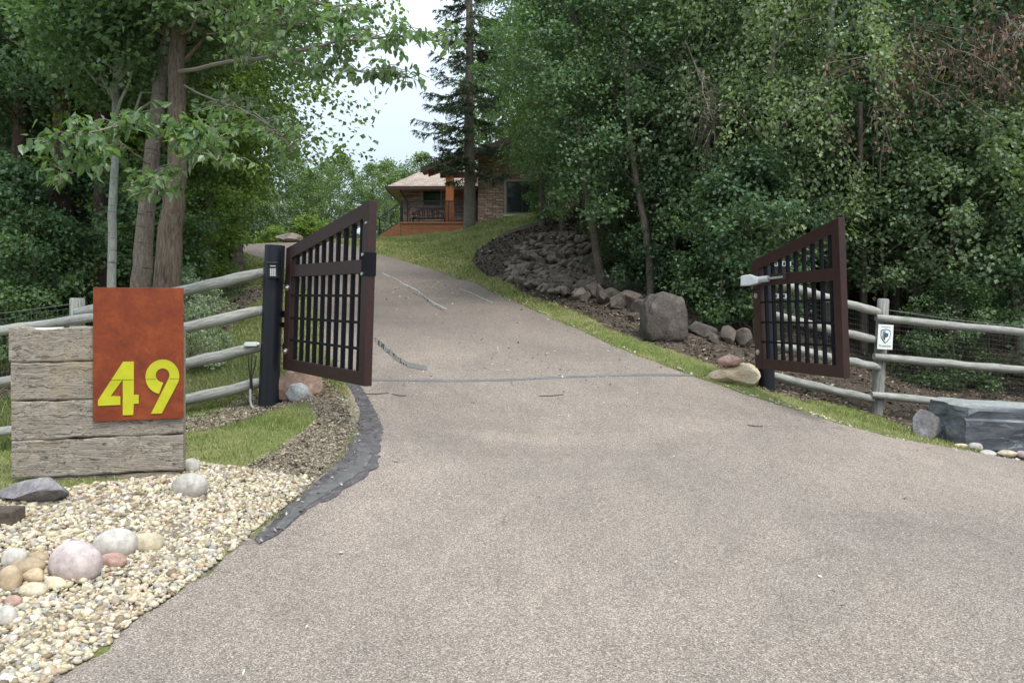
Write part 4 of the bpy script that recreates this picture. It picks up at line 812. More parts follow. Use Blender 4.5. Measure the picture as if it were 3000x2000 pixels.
# deck
dk = hb('deck', 1172, 1400, -.75, 2.598, 655, 650, M['cedar'])
for a, b, c, d in ((1174, 1400, 671, 655.2), (1174, 1400, 700, 671.6)): hb('skirt_board', a, b, -.72, -.68, c, d, M['cedar'], .004, dk)
for x in (1174, 1241, 1314, 1322): hb('deck_batten', x, x+2.5, -.745, -.721, 690, 651, M['cedar'], 0, dk)
hs = (D-.72)/F
st = MB(); st.add([(X(1173), -.72, Z(651)), (X(1109), -.72, Z(691)), (X(1109), -.72, Z(704)), (X(1173), -.72, Z(704)), (X(1173), -.66, Z(651)), (X(1109), -.66, Z(691)), (X(1109), -.66, Z(704)), (X(1173), -.66, Z(704))], [(0, 1, 2, 3), (7, 6, 5, 4), (0, 4, 5, 1), (1, 5, 6, 2), (2, 6, 7, 3), (3, 7, 4, 0)])
sr = st.obj('stair_side', M['cedar'], hz)
for i in range(6):
    mb = MB(); x1 = X(1172)-i*.19; mb.box(x1-.20, x1, -.655, .6, Z(653)-i*.125-.04, Z(653)-i*.125); mb.obj('tread', M['cedar'], sr)
rl = empty('railing'); rl.parent = hz
rl = hb('handrail', 1175, 1398, -.72, -.66, 590.5, 588, M['rail']); hb('bottom_bar', 1175, 1398, -.705, -.675, 648.5, 647, M['rail'], 0, rl)
mb = MB()
for i in range(60): x = X(1177)+i*(X(1397)-X(1177))/59; mb.box(x-.012, x+.012, -.700, -.680, Z(647), Z(590))
mb.obj('balusters', M['rail'], rl)
for x in (1173, 1178, 1313, 1396): hb('railing_post', x, x+3, -.72, -.66, 651, 588, M['rail'], 0, rl)
mb = MB(); mb.tube([(X(1174), -.69, Z(593)), (X(1107), -.69, Z(641))], .028, 6); mb.tube([(X(1174), -.69, Z(648)), (X(1109), -.69, Z(688))], .016, 6)
for i in range(17): t = i/16; x = X(1172-62*t); mb.box(x-.008, x+.008, -.70, -.68, Z(649+39*t), Z(595+45*t))
mb.box(X(1110), X(1113), -.71, -.66, Z(692), Z(640)); mb.obj('stair_rail', M['rail'], hz)
bpy.data.objects.remove(bpy.data.objects['railing'])
# things on the deck
def slatchair(px, name, label, mat, wd=1.7, cat='bench'):
    g = empty(name, (X(px), D+1.1, Z(650))); tag(g, label, cat); mb = MB()
    n = int(wd/.09); arch = lambda t: .55+.42*math.sin(math.pi*min(1, max(0, t*.9+.12)))
    mb.tube([(-wd/2+wd*i/12, .25, arch(i/12)) for i in range(13)], .03, 6); mb.tube([(-wd/2, .22, .42), (wd/2, .22, .42)], .02, 5)
    for i in range(n): t = (i+.5)/n; mb.box(-wd/2+wd*t-.018, -wd/2+wd*t+.018, .21, .235, .40, arch(t))
    mb.obj('backrest', mat, g); mb = MB(); mb.box(-wd/2, wd/2, -.25, .2, .38, .42); mb.obj('seat', mat, g)
    for sx in (-1, 1):
        for sy in (-.22, .22): mb = MB(); mb.box(sx*(wd/2-.03)-.025, sx*(wd/2-.03)+.025, sy-.025, sy+.025, 0, .38 if sy < 0 else .6); mb.obj('leg', mat, g)
        mb = MB(); mb.box(sx*(wd/2-.02)-.03, sx*(wd/2-.02)+.03, -.28, .2, .6, .63); mb.obj('armrest', mat, g)
M['darkwood'] = simple('dark_wood', (.035, .02, .017), .6); M['pinkwood'] = simple('faded_red_wood', (.30, .17, .15), .7)
slatchair(1245, 'deck_bench', 'dark slatted bench on the deck behind the black railing', M['darkwood'], 1.75)
slatchair(1199, 'deck_chair', 'faded pinkish chair at the left end of the deck', M['pinkwood'], .55, 'chair')
# blue and white cover at the top of the drive
mb = MB(); bv, bf = I3; v = bv*np.array([.62, .5, .34]); v *= (1+.08*np.sin(bv@np.array([5., 3, 4])))[:, None]
M['cover'] = NM('blue_white_cover'); cm = M['cover']; M['cover'] = cm.fin(cm.ramp(cm.noise(cm.co(), 2.4, 3), [(.44, (.66, .68, .70)), (.54, (.62, .66, .70)), (.56, (.12, .25, .45))]), .5, .3)
o = npobj('covered_item', v, bf, M['cover'], smooth=True); o.location = (-7.35, 37, 5.45); tag(o, 'low blue and white covered heap at the top of the drive by the deck stairs', 'covered heap')
# ================= trees =================
M['bark_grey'] = barkmat('grey_poplar_bark', (.085, .068, .053), (.215, .180, .145), .8, bands=(.07, .055, .045))
M['bark_rough'] = barkmat('furrowed_bark', (.055, .040, .030), (.185, .145, .108), 1., (2, 12, 12))
M['bark_pale'] = barkmat('pale_aspen_bark', (.20, .205, .17), (.36, .36, .31), .4, bands=(.08, .07, .06))
M['bark_dark'] = barkmat('dark_bark', (.045, .030, .024), (.12, .080, .062), 1., (2, 12, 12))
M['twig'] = simple('grey_twig', (.20, .17, .14), .9, .1)
M['lf_mid'] = leafmat('leaf_mid_green', (.045, .095, .034), (.170, .260, .095))
M['lf_yel'] = leafmat('leaf_fresh_green', (.070, .130, .022), (.235, .320, .070), .42)
M['lf_dark'] = leafmat('leaf_deep_green', (.038, .084, .037), (.135, .225, .098), .3)
M['lf_birch'] = leafmat('leaf_birch_green', (.070, .115, .050), (.220, .285, .140), .35)
M['lf_far'] = leafmat('leaf_far_green', (.070, .115, .045), (.200, .270, .120), .4)
M['lf_big'] = leafmat('leaf_poplar', (.070, .130, .042), (.200, .290, .120), .4, .35, (.24, .31, .18))
M['lf_pale'] = leafmat('leaf_pale_variegated', (.20, .26, .16), (.50, .56, .42), .3)
M['lf_dead'] = leafmat('leaf_dead_brown', (.095, .052, .038), (.25, .145, .105), .2, .7, (.25, .15, .11))
M['needle'] = leafmat('spruce_needles', (.030, .052, .024), (.115, .155, .068), .15, .6, (.06, .08, .045))
def leaves(pos, out, L, wd, rs, rnd, droop=.3, shape=0):
    n = len(pos); d = out*.5+rs.normal(0, .75, (n, 3)); d[:, 2] -= droop; d /= np.linalg.norm(d, axis=1)[:, None]
    up = np.array([0, 0, 1.])+out*.45+rs.normal(0, .55, (n, 3)); s = np.cross(d, up); s /= np.linalg.norm(s, axis=1)[:, None]+1e-9; nn = np.cross(s, d)
    L = (L*rs.uniform(.65, 1.25, n))[:, None]; W_ = L*wd/2
    if shape == 0:
        V = np.stack([pos, pos+d*L*.45+s*W_+nn*L*.09, pos+d*L, pos+d*L*.45-s*W_+nn*L*.09], 1); k = np.arange(n)*4
        Fq = np.concatenate([np.stack([k, k+1, k+2], 1), np.stack([k, k+2, k+3], 1)]); q = 4
    else:
        V = np.stack([pos, pos+d*L*.2+s*W_*.9+nn*L*.07, pos+d*L*.55+s*W_*.75+nn*L*.06, pos+d*L*.5-nn*L*.02, pos+d*L-nn*L*.10, pos+d*L*.55-s*W_*.75+nn*L*.06, pos+d*L*.2-s*W_*.9+nn*L*.07], 1); k = np.arange(n)*7
        Fq = np.concatenate([np.stack([k+a, k+b, k+c], 1) for a, b, c in ((0, 1, 3), (1, 2, 3), (2, 4, 3), (4, 5, 3), (5, 6, 3), (6, 0, 3))]); q = 7
    return V.reshape(-1, 3), Fq, np.repeat(rnd, q)
def crown(h0, h1, rad, nclump, per, L, wd, seed, droop=.3, top=.9, cr=.55, hang=0, flat=.6, shell=.45, low=.6):
    """clump centres + leaves of a broadleaf crown, local coordinates"""
    rs = np.random.RandomState(seed); C = []
    while len(C) < nclump:
        t = rs.uniform(0, 1); prof = (low+(1-low)*min(1, t/.35)) if t < .35 else (1-(max(0, t-.5)/.5)**2*top)
        a = rs.uniform(0, 6.283); lob = 1+.22*math.sin(2*a+seed)+.16*math.sin(3*a+t*7+seed*2); r = rad*prof*lob*(rs.uniform(shell**2, 1)**.5)
        C.append((r*math.cos(a), r*math.sin(a), h0+(h1-h0)*t))
    C = np.array(C); n = nclump*per; ci = np.repeat(np.arange(nclump), per)
    sz = cr*rs.uniform(.55, 1.35, nclump)[ci]
    g = rs.normal(0, 1, (n, 3)); g /= np.linalg.norm(g, axis=1)[:, None]; g *= (rs.uniform(0, 1, n)**.45)[:, None]
    g[:, 2] *= flat; Pp = C[ci]+g*sz[:, None]
    if hang: Pp[:, 2] -= rs.uniform(0, 1, n)**1.5*hang
    out = Pp-np.array([0, 0, 1])*Pp[:, 2:3]; out /= np.linalg.norm(out, axis=1)[:, None]+1e-6; out = out*.6+g*.5
    rnd = np.clip(rs.uniform(.15, .85, nclump)[ci]*.55+rs.uniform(0, 1, n)*.45, 0, 1)
    return C, leaves(Pp, out, L, wd, rs, rnd, droop)
def limbs(mb, path, rads, C, rs, k=26, r0=.035, nseg=5):
    path = np.asarray(path, float); z = path[:, 2]
    for c in C[rs.permutation(len(C))[:k]]:
        zz = max(z[1]*.5, c[2]-np.hypot(c[0], c[1])*rs.uniform(.35, .8)); b = np.array([np.interp(zz, z, path[:, 0]), np.interp(zz, z, path[:, 1]), zz])
        rr = min(r0, float(np.interp(zz, z, rads))*.6); pts = []
        for i in range(nseg):
            t = i/(nseg-1); p = b*(1-t)+c*t; p = p+np.array([0, 0, 1])*math.sin(math.pi*t)*np.linalg.norm(c-b)*.10+(rs.normal(0, .05, 3) if 0 < t < 1 else 0); pts.append(p)
        mb.tube(pts, [rr*(1-.8*i/(nseg-1)) for i in range(nseg)], 5, cap=False)
def maketree(name, h, r, h0, rad, nclump, per, L, wd, bark, leaf, seed, k=26, bend=.15, path=None, rads=None, **kw):
    rs = np.random.RandomState(seed); g = empty(name)
    if path is None:
        zs_ = np.linspace(-.3, h, 9); path = [(bend*math.sin(z*.5+seed)*z/h*2, bend*math.cos(z*.4+seed)*z/h*2, z) for z in zs_]
        rads = [r*(1.15 if i == 0 else (1-.85*(i/8)**1.1)) for i in range(9)]
    C, (V, Fq, rn) = crown(h0, h, rad, nclump, per, L, wd, seed, **kw)
    mb = MB(); mb.tube(path, rads, 12, jit=.05, seed=seed); mb.obj('trunk', bark, g, smooth=True)
    mb = MB(); limbs(mb, path, rads, C, rs, k, r*.45); mb.obj('limbs', bark if leaf is not M['lf_birch'] else M['twig'], g, smooth=True)
    npobj('crown', V, Fq, leaf, g, attrs={'rnd': ('FLOAT', rn)}); return g
PR = {}
def proto(key, *a, **k): PR[key] = [False, maketree(*a, **k)]; return PR[key][1]
proto('A', 'aspen_tree', 13.5, .12, 2.2, 2.3, 230, 120, .085, .85, M['bark_grey'], M['lf_mid'], 1, cr=.62)
proto('B', 'aspen_tree', 15, .14, 1.9, 2.5, 260, 120, .09, .85, M['bark_pale'], M['lf_dark'], 2, cr=.68)
proto('C', 'aspen_tree', 12, .11, 2.2, 2.1, 190, 120, .085, .85, M['bark_grey'], M['lf_yel'], 3, cr=.6)
proto('D', 'birch_tree', 10, .09, 2.0, 1.9, 190, 110, .088, .7, M['bark_grey'], M['lf_birch'], 4, cr=.42, hang=.8, droop=1.0, flat=.9)
proto('E', 'hazel_bush', 3.6, .04, .15, 1.35, 90, 110, .085, .9, M['bark_grey'], M['lf_dark'], 5, cr=.42, k=30, low=.85, shell=.3)
proto('F', 'hazel_bush', 3.0, .035, .1, 1.3, 80, 110, .075, .9, M['bark_grey'], M['lf_mid'], 6, cr=.38, k=30, low=.85, shell=.3)
proto('G', 'distant_tree', 8, .10, .6, 2.0, 130, 60, .17, .8, M['bark_pale'], M['lf_far'], 7, cr=.62, low=.8)
proto('H', 'distant_tree', 9.5, .12, .8, 2.4, 150, 60, .18, .8, M['bark_pale'], M['lf_far'], 8, cr=.7, low=.8)
proto('I', 'dark_tree', 15, .2, 1.5, 2.9, 170, 80, .15, .85, M['bark_dark'], M['lf_dark'], 9, cr=.85, low=.85)
proto('J', 'woodland_sapling', 5.5, .03, 1.3, 1.2, 70, 90, .08, .85, M['bark_grey'], M['lf_mid'], 10, cr=.4, low=.9)
proto('M', 'birch_sapling', 5.8, .03, 1.9, 1.3, 95, 90, .10, .8, M['bark_grey'], M['lf_birch'], 11, cr=.42, low=.8, hang=.35, droop=.7)
proto('N', 'leafy_tree', 6.5, .06, .5, 1.7, 190, 120, .075, .85, M['bark_grey'], M['lf_yel'], 16, cr=.45, low=.3)
tn = 0
def plant(key, px, d, label, cat='tree', group=None, s=1., z=None, hs_=None):
    global tn; tn += 1
    used, p = PR[key]; o = p if not used else copy_tree(p); PR[key][0] = True
    x = (px-1500)/F*d; o.location = (x, d, float(zt(x, d)) if z is None else z); o.rotation_euler = (0, 0, (tn*2.399) % 6.283); o.scale = (s, s, s*(hs_ or 1))
    tag(o, label, cat); 
    if group: o['group'] = group
    elif 'group' in o: del o['group']
    return o
GR, GB, GL, GF_ = 'trees in the right hand woods', 'bushes under the right hand woods', 'trees in the left hand woods', 'distant trees beyond the driveway crest'
T = [ # right hand woods
 ('A', 1590, 25.5, 'leafy tree overhanging the stone house wall right of the spruce', .95), ('C', 1650, 23.5, 'fresh green tree in front of the stone house window', .9), ('A', 1625, 30.5, 'leafy tree shading the house gable', 1.),
 ('B', 1835, 20.5, 'dark aspen between the two leaning trunks above the boulders', 1), ('A', 2000, 20, 'aspen rising behind the big square boulder', 1), ('A', 1730, 26, 'tall tree behind the heap of fieldstones', 1.1),
 ('D', 2060, 17, 'pale green birch behind the slanted rock and big boulder', 1.), ('D', 2270, 15.2, 'drooping pale birch behind the right gate leaf', 1.05), ('D', 2180, 18.5, 'birch with hanging twigs deeper behind the right gate post', 1.1),
 ('B', 2440, 16.8, 'thick trunked aspen behind the free end of the right gate', 1), ('A', 2620, 18, 'aspen above the fence post with the security sign', 1), ('B', 2800, 17.5, 'dark aspen behind the middle of the right rail fence', 1), ('A', 2980, 16.5, 'aspen at the right photo edge behind the fence', 1), ('B', 3160, 17, 'aspen cut by the right photo edge', 1), ('D', 2900, 20, 'birch deeper in the woods at the far right', 1.1)]
for k, px, d, lb, s in T: plant(k, px, d, lb, s=s)
for k, px, d in (('I', 2100, 27), ('I', 2350, 28), ('I', 2600, 27), ('I', 2850, 27), ('I', 3100, 25), ('I', 1900, 30), ('I', 3330, 22), ('I', 2230, 34), ('I', 2500, 36), ('I', 2750, 35), ('I', 3000, 34), ('I', 1760, 33), ('I', 2000, 38), ('B', 2320, 22), ('B', 2700, 23), ('B', 3000, 22)):
    plant(k, px, d, 'dark tree deep in the woods behind the right rail fence', group=GR)
for k, px, d, lb, s in (('E', 1985, 16.5, 'dark bush right behind the big square boulder', .9), ('F', 2105, 14.9, 'green bush above the upright stones left of the right gate', .95), ('E', 2210, 14.6, 'leafy bush directly behind the right gate post', 1.), 
                        ('F', 2800, 14.3, 'bright leaved bush reaching above the top right fence rail', .72), ('E', 3110, 14.2, 'bush cut by the right photo edge behind the fence', 1),
                        ('F', 1820, 19.2, 'low bush between the two leaning trunks', .8), ('E', 1905, 19.5, 'bush behind the second leaning trunk', 1.), ('J', 1640, 24.5, 'sapling above the top of the fieldstone heap', .6), ('J', 1700, 22.5, 'sapling left of the first leaning trunk', .8), ('F', 1600, 27.5, 'bush below the house window at the top of the rock heap', .7), ('E', 1760, 25, 'dark bush behind the fieldstone heap', 1.)):
    plant(k, px, d, lb, 'bush', s=s)
for k, px, d in (('J', 2480, 18), ('J', 2650, 20), ('J', 2870, 18.5), ('J', 2330, 19), ('E', 2750, 19), ('E', 2950, 18.5), ('E', 2450, 20), ('E', 2150, 20), ('E', 2000, 22), ('E', 3080, 19), ('E', 2600, 22.5), ('E', 2880, 22.5), ('E', 2280, 23)):
    plant(k, px, d, 'dark understorey bush deep behind the right rail fence', 'bush', group=GB)
for px, d, s, lb in ((2270, 15.9, .95, 'light green sapling behind the hinge side of the right gate leaf'), (2420, 16.2, 1.05, 'light green sapling above the middle of the right gate leaf'), (2600, 15.6, .95, 'sapling in front of the dead tree above the security sign'), (2770, 15.2, 1, 'sapling above the second stretch of the right rail fence'), (2900, 15.4, .95, 'sapling in front of the rust brown dead tree'), (3040, 15, 1, 'sapling at the right photo edge'), (2050, 16.2, 1.05, 'sapling behind the slanted rock right of the boulder'), (2150, 16.6, 1.1, 'sapling in front of the drooping birches')):
    plant('M', px, d, lb, 'sapling', s=s)
# leaning trunks at the rock row, right
def trunktree(name, pts, rads, bark, label, h0, rad, nclump, per, leaf, seed, cat='tree', L=.085, **kw):
    """pts: (px, py, d) up the trunk; crown round its top"""
    b = np.array(P(*pts[0])); b[2] -= .25; w_ = [np.array(P(*p))-b for p in pts]; w_[0] = np.zeros(3)
    g = empty(name, tuple(b)); tag(g, label, cat); rs = np.random.RandomState(seed); w_ = np.array(w_)
    mb = MB(); pp = np.array([[np.interp(t, np.linspace(0, 1, len(w_)), w_[:, k]) for k in range(3)] for t in np.linspace(0, 1, 4*len(w_))]); rr = np.interp(np.linspace(0, 1, len(pp)), np.linspace(0, 1, len(rads)), rads)
    pp[1:-1, :2] += rs.normal(0, .008, (len(pp)-2, 2)); mb.tube(pp, rr, 14, jit=.06, seed=seed); mb.obj('trunk', bark, g, smooth=True)
    if nclump:
        C, (V, Fq, rn) = crown(h0, w_[-1][2]+1., rad, nclump, per, L, .85, seed, **kw)
        sx = np.interp(C[:, 2], w_[:, 2], w_[:, 0]), np.interp(C[:, 2], w_[:, 2], w_[:, 1]); sv = np.interp(V[:, 2], w_[:, 2], w_[:, 0]), np.interp(V[:, 2], w_[:, 2], w_[:, 1])
        C[:, 0] += sx[0]; C[:, 1] += sx[1]; V[:, 0] += sv[0]; V[:, 1] += sv[1]
        mb = MB(); limbs(mb, w_, np.interp(np.linspace(0, 1, len(w_)), np.linspace(0, 1, len(rads)), rads), C, rs, 24, .03); mb.obj('limbs', bark, g, smooth=True)
        npobj('crown', V, Fq, leaf, g, attrs={'rnd': ('FLOAT', rn)})
    return g, w_, rs
trunktree('aspen_tree', [(1768, 845, 17.8), (1745, 720, 17.8), (1727, 600, 17.8), (1700, 400, 18), (1690, 100, 18.5), (1680, -200, 19)], [.115, .10, .095, .085, .06, .03], M['bark_grey'], 'slender leaning trunk standing at the lower end of the fieldstone heap', 2.0, 2.1, 210, 120, M['lf_mid'], 31, cr=.6)
trunktree('aspen_tree', [(1908, 862, 16.3), (1900, 740, 16.3), (1885, 640, 16.3), (1850, 450, 16.6), (1830, 200, 17), (1820, -250, 17.5)], [.088, .078, .072, .065, .05, .03], M['bark_grey'], 'second slender leaning trunk just left of the big square boulder', 1.9, 1.9, 200, 120, M['lf_dark'], 32, cr=.55)
# dead branches with brown leaves, upper right
def deadtree(pts, label, nb, blen, leafn, seed, area):
    b = np.array(P(*pts[0])); fr_ = 14.0; g = empty('dead_tree', tuple(b)); tag(g, label, 'dead tree'); rs = np.random.RandomState(seed); w_ = np.array([np.array(P(*p))-b for p in pts])
    mb = MB(); mb.tube(w_, np.linspace(.09, .045, len(w_)), 8, jit=.05); mb.obj('trunk', M['bark_grey'], g, smooth=True)
    mb = MB(); LP = []
    for i in range(nb):
        t = rs.uniform(.45, 1); s = np.array([np.interp(t, np.linspace(0, 1, len(w_)), w_[:, k]) for k in range(3)]); a = rs.uniform(0, 6.28)
        e = np.array(P(area[0]+rs.normal(0, area[2]), area[1]+rs.normal(0, area[3]), fr_+rs.uniform(-.7, 1.)))-b; md = (s+e)/2+np.array([rs.normal(0, .25), rs.normal(0, .25), abs(rs.normal(.3, .25))]); q = []
        for u in np.linspace(0, 1, 8): q.append(s*(1-u)**2+2*md*u*(1-u)+e*u*u+rs.normal(0, .03, 3)*(u > 0))
        mb.tube(q, np.linspace(.022, .006, 8), 4, cap=False)
        for k in range(9):
            p0 = q[rs.randint(3, 8)]; d_ = rs.normal(0, 1, 3)*np.array([1, 1, .6]); d_[2] -= .5; d_ *= blen/np.linalg.norm(d_)*rs.uniform(.4, 1); qq = [p0, p0+d_*.5+rs.normal(0, .04, 3), p0+d_+np.array([0, 0, -.12])]
            mb.tube(qq, [.006, .004, .002], 3, cap=False)
            if rs.uniform() < .75:
                for _ in range(int(leafn)): LP.append(qq[rs.randint(1, 3)]+rs.normal(0, .09, 3))
    mb.obj('twigs', M['twig'], g)
    if LP: LP = np.array(LP); V, Fq, rn = leaves(LP, np.zeros_like(LP), .10, .6, rs, rs.uniform(0, 1, len(LP)), 1.); npobj('dead_leaves', V, Fq, M['lf_dead'], g, attrs={'rnd': ('FLOAT', rn)})
deadtree([(2690, 1080, 16.3), (2680, 800, 16), (2660, 500, 15.8), (2640, 190, 15.6), (2620, 60, 15.5)], 'dead tree with bare grey branches and rust brown leaves, upper right', 26, .5, 3, 71, (2660, 200, 170, 75))
deadtree([(2980, 1060, 16.6), (2960, 700, 16.3), (2940, 300, 15.8), (2930, 60, 15.5)], 'dead tree with rust brown leaves at the upper right photo corner', 22, .5, 4, 72, (2930, 110, 90, 75))
deadtree([(2530, 1060, 16.2), (2530, 800, 16), (2520, 520, 15.2), (2520, 300, 14.6)], 'thin dead stem with brown twigs above the right gate', 6, .4, 2, 73, (2510, 320, 50, 60))
deadtree([(2110, 940, 16.8), (2100, 700, 16.2), (2070, 400, 15.6), (2060, 200, 15.2)], 'dead stem with a tangle of bare grey twigs above the big boulder', 11, .5, .3, 74, (2050, 260, 55, 60))
# spruce
def spruce():
    b = np.array(P(1375, 662, 31.3)); g = empty('spruce_tree', tuple(b)); tag(g, 'tall sparse spruce with a bare lower trunk on the lawn before the house', 'spruce tree'); rs = np.random.RandomState(12); H = 17
    mb = MB(); mb.tube([(.02*math.sin(z), 0, z) for z in np.linspace(-.4, H, 14)], np.linspace(.26, .05, 14), 16, jit=.04); mb.obj('trunk', M['bark_dark2'], g, smooth=True)
    mb = MB(); NP, ND, NR = [], [], []; z = 2.35
    while z < H-.5:
        f = (H-z)/(H-2); L0 = 2.35*min(1, f+.15)*(1 if z > 3.4 else .8)
        for k in range(rs.randint(4, 7)):
            a = rs.uniform(0, 6.28); L = L0*rs.uniform(.6, 1.12); dr = rs.uniform(.18, .42) if z < 9 else rs.uniform(.05, .2); z0 = z+rs.uniform(-.15, .15); q = []
            for i in range(9): t = i/8; q.append(np.array([math.cos(a)*L*t, math.sin(a)*L*t, z0+L*(-dr*1.5*t+(dr+.12)*t*t)])+rs.normal(0, .012, 3)*(i > 0))
            mb.tube(q, np.linspace(.028, .006, 9), 4, cap=False)
            for i in range(int(26*L/2)+8):
                t = rs.uniform(.18, 1); p0 = np.array([np.interp(t*8, range(9), [c[k_] for c in q]) for k_ in range(3)]); sgn_ = rs.choice([-1, 1]); an = a+sgn_*rs.uniform(.6, 1.25); ln = (.15+.62*(1-t)+.12)*rs.uniform(.5, 1)*L/2.1
                dd = np.array([math.cos(an), math.sin(an), -rs.uniform(.15, .75)])*ln; m_ = int(10+34*ln)
                u = rs.uniform(0, 1, m_); NP.append(p0+dd*u[:, None]); ND.append(np.tile(dd/ln, (m_, 1))); NR.append(np.full(m_, rs.uniform(.1, .9)))
        z += rs.uniform(.36, .56)
    mb.obj('branches', M['twig'], g, smooth=True)
    NP = np.concatenate(NP); ND = np.concatenate(ND); NR = np.clip(np.concatenate(NR)+rs.normal(0, .12, len(NP)), 0, 1); n = len(NP)
    d = ND+rs.normal(0, .5, (n, 3)); d /= np.linalg.norm(d, axis=1)[:, None]; s = np.cross(d, rs.normal(0, 1, (n, 3))); s /= np.linalg.norm(s, axis=1)[:, None]; Ln = rs.uniform(.07, .13, n)[:, None]
    V = np.stack([NP-s*.011, NP+s*.011, NP+d*Ln+s*.008, NP+d*Ln-s*.008], 1).reshape(-1, 3); k = np.arange(n)*4
    npobj('needles', V, np.stack([k, k+1, k+2, k+3], 1), M['needle'], g, attrs={'rnd': ('FLOAT', np.repeat(NR, 4))})
M['bark_dark2'] = barkmat('spruce_bark', (.11, .092, .078), (.27, .235, .20), .8, (3, 10, 10))
spruce()
# left hand woods: three front trunks
trunktree('aspen_tree', [(325, 880, 11.3), (330, 650, 11.3), (336, 480, 11.3), (338, 300, 11.4), (345, 0, 11.6), (350, -250, 12)], [.066, .062, .056, .05, .04, .03], M['bark_pale'], 'thin pale aspen trunk left of the two poplar trunks', 3.4, 1.6, 120, 120, M['lf_mid'], 41, cr=.5)
gB, wB, rB = trunktree('poplar_tree', [(405, 900, 10.8), (418, 760, 10.8), (432, 620, 10.8), (448, 440, 10.8), (470, 230, 10.9), (500, 60, 11), (540, -250, 11.4)], [.155, .135, .12, .105, .09, .075, .05], M['bark_grey'], 'middle grey poplar trunk leaning right behind the sign panel', 4.2, 1.9, 130, 110, M['lf_mid'], 42, cr=.5, L=.10)
gC, wC, rC = trunktree('poplar_tree', [(485, 900, 10.4), (492, 760, 10.4), (508, 600, 10.4), (520, 450, 10.4), (518, 250, 10.5), (520, 60, 10.6), (540, -250, 11)], [.20, .175, .15, .125, .115, .10, .06], M['bark_rough'], 'thick furrowed poplar trunk right behind the sign panel', 4.6, 2.0, 90, 100, M['lf_mid'], 43, cr=.5, L=.10)
def spray(g, base, pts, nl, r, seed, L=.122, side=5, sl=.42, name='branch'):
    rs = np.random.RandomState(seed); w_ = np.array([np.array(P(*p))-np.array(g.location) for p in pts]); mb = MB()
    q = np.array([[np.interp(t, np.linspace(0, 1, len(w_)), w_[:, k]) for k in range(3)] for t in np.linspace(0, 1, 16)]); q[1:] += rs.normal(0, .015, (15, 3)); mb.tube(q, np.linspace(r, .004, 16), 6, cap=False); LP, LO = [], []
    for i in range(side):
        p0 = q[rs.randint(4, 16)]; a = rs.uniform(0, 6.28); e = p0+np.array([math.cos(a), math.sin(a)*.7, rs.uniform(-.35, .5)])*sl*rs.uniform(.5, 1.1); tw = [p0, (p0+e)/2+np.array([0, 0, .05]), e]; mb.tube(tw, [.007, .005, .003], 4, cap=False)
        for k in range(max(3, nl//side)): u = rs.uniform(.25, 1.05); LP.append(p0*(1-u)+e*u+rs.normal(0, .035, 3)); LO.append((e-p0)/np.linalg.norm(e-p0))
    LP = np.array(LP); LO = np.array(LO)*.6; V, Fq, rn = leaves(LP, LO, L, .62, rs, np.clip(rs.normal(.55, .25, len(LP)), 0, 1), .75, 1)
    o = mb.obj(name, M['twig'], g, smooth=True); npobj('leaves', V, Fq, M['lf_big'], o, attrs={'rnd': ('FLOAT', rn)})
spray(gB, 0, [(455, 400, 10.6), (400, 350, 9), (330, 370, 8.2), (240, 400, 7.8), (170, 430, 7.6)], 272, .018, 1, side=24)
spray(gB, 0, [(440, 480, 10.6), (380, 440, 9), (300, 440, 8.2), (200, 500, 7.7), (160, 560, 7.6)], 144, .014, 2, side=14, sl=.32)
spray(gB, 0, [(455, 420, 10.6), (500, 380, 9), (560, 400, 8.3), (640, 470, 8.0)], 272, .016, 3, side=22)
spray(gB, 0, [(440, 520, 10.6), (440, 510, 9), (450, 530, 8.2), (470, 570, 7.9)], 176, .012, 4, side=12, sl=.33)
spray(gC, 0, [(525, 420, 10.3), (570, 400, 9), (630, 440, 8.5), (700, 480, 8.3)], 208, .012, 5, side=16)
spray(gC, 0, [(525, 210, 10.4), (640, 195, 9.6), (760, 170, 9.1), (900, 145, 8.7), (960, 128, 8.5), (1120, 115, 8.4), (1240, 105, 8.3), (1270, 120, 8.3)], 528, .030, 6, side=44, sl=.5, L=.105)
spray(gC, 0, [(800, 165, 9.0), (900, 200, 8.7), (1010, 215, 8.5), (1120, 205, 8.4), (1235, 235, 8.3)], 272, .012, 7, side=26, sl=.36, L=.105)
spray(gC, 0, [(530, 100, 10.4), (640, 20, 9.6), (800, -20, 9), (900, 0, 8.7), (1010, 30, 8.5)], 480, .02, 8, side=40, sl=.6, L=.105)
spray(gC, 0, [(700, 180, 9.5), (760, 100, 9.2), (860, 60, 9), (960, 70, 8.8)], 512, .014, 9, side=40, sl=.6, L=.105)
spray(gC, 0, [(540, 250, 10.4), (640, 300, 9.4), (740, 330, 9), (820, 390, 8.8), (860, 450, 8.7)], 416, .014, 10, side=34, sl=.5, L=.10)
spray(gC, 0, [(650, 190, 9.8), (720, 90, 9.4), (690, 20, 9.3), (640, -40, 9.2)], 352, .014, 11, side=30, sl=.6, L=.10)
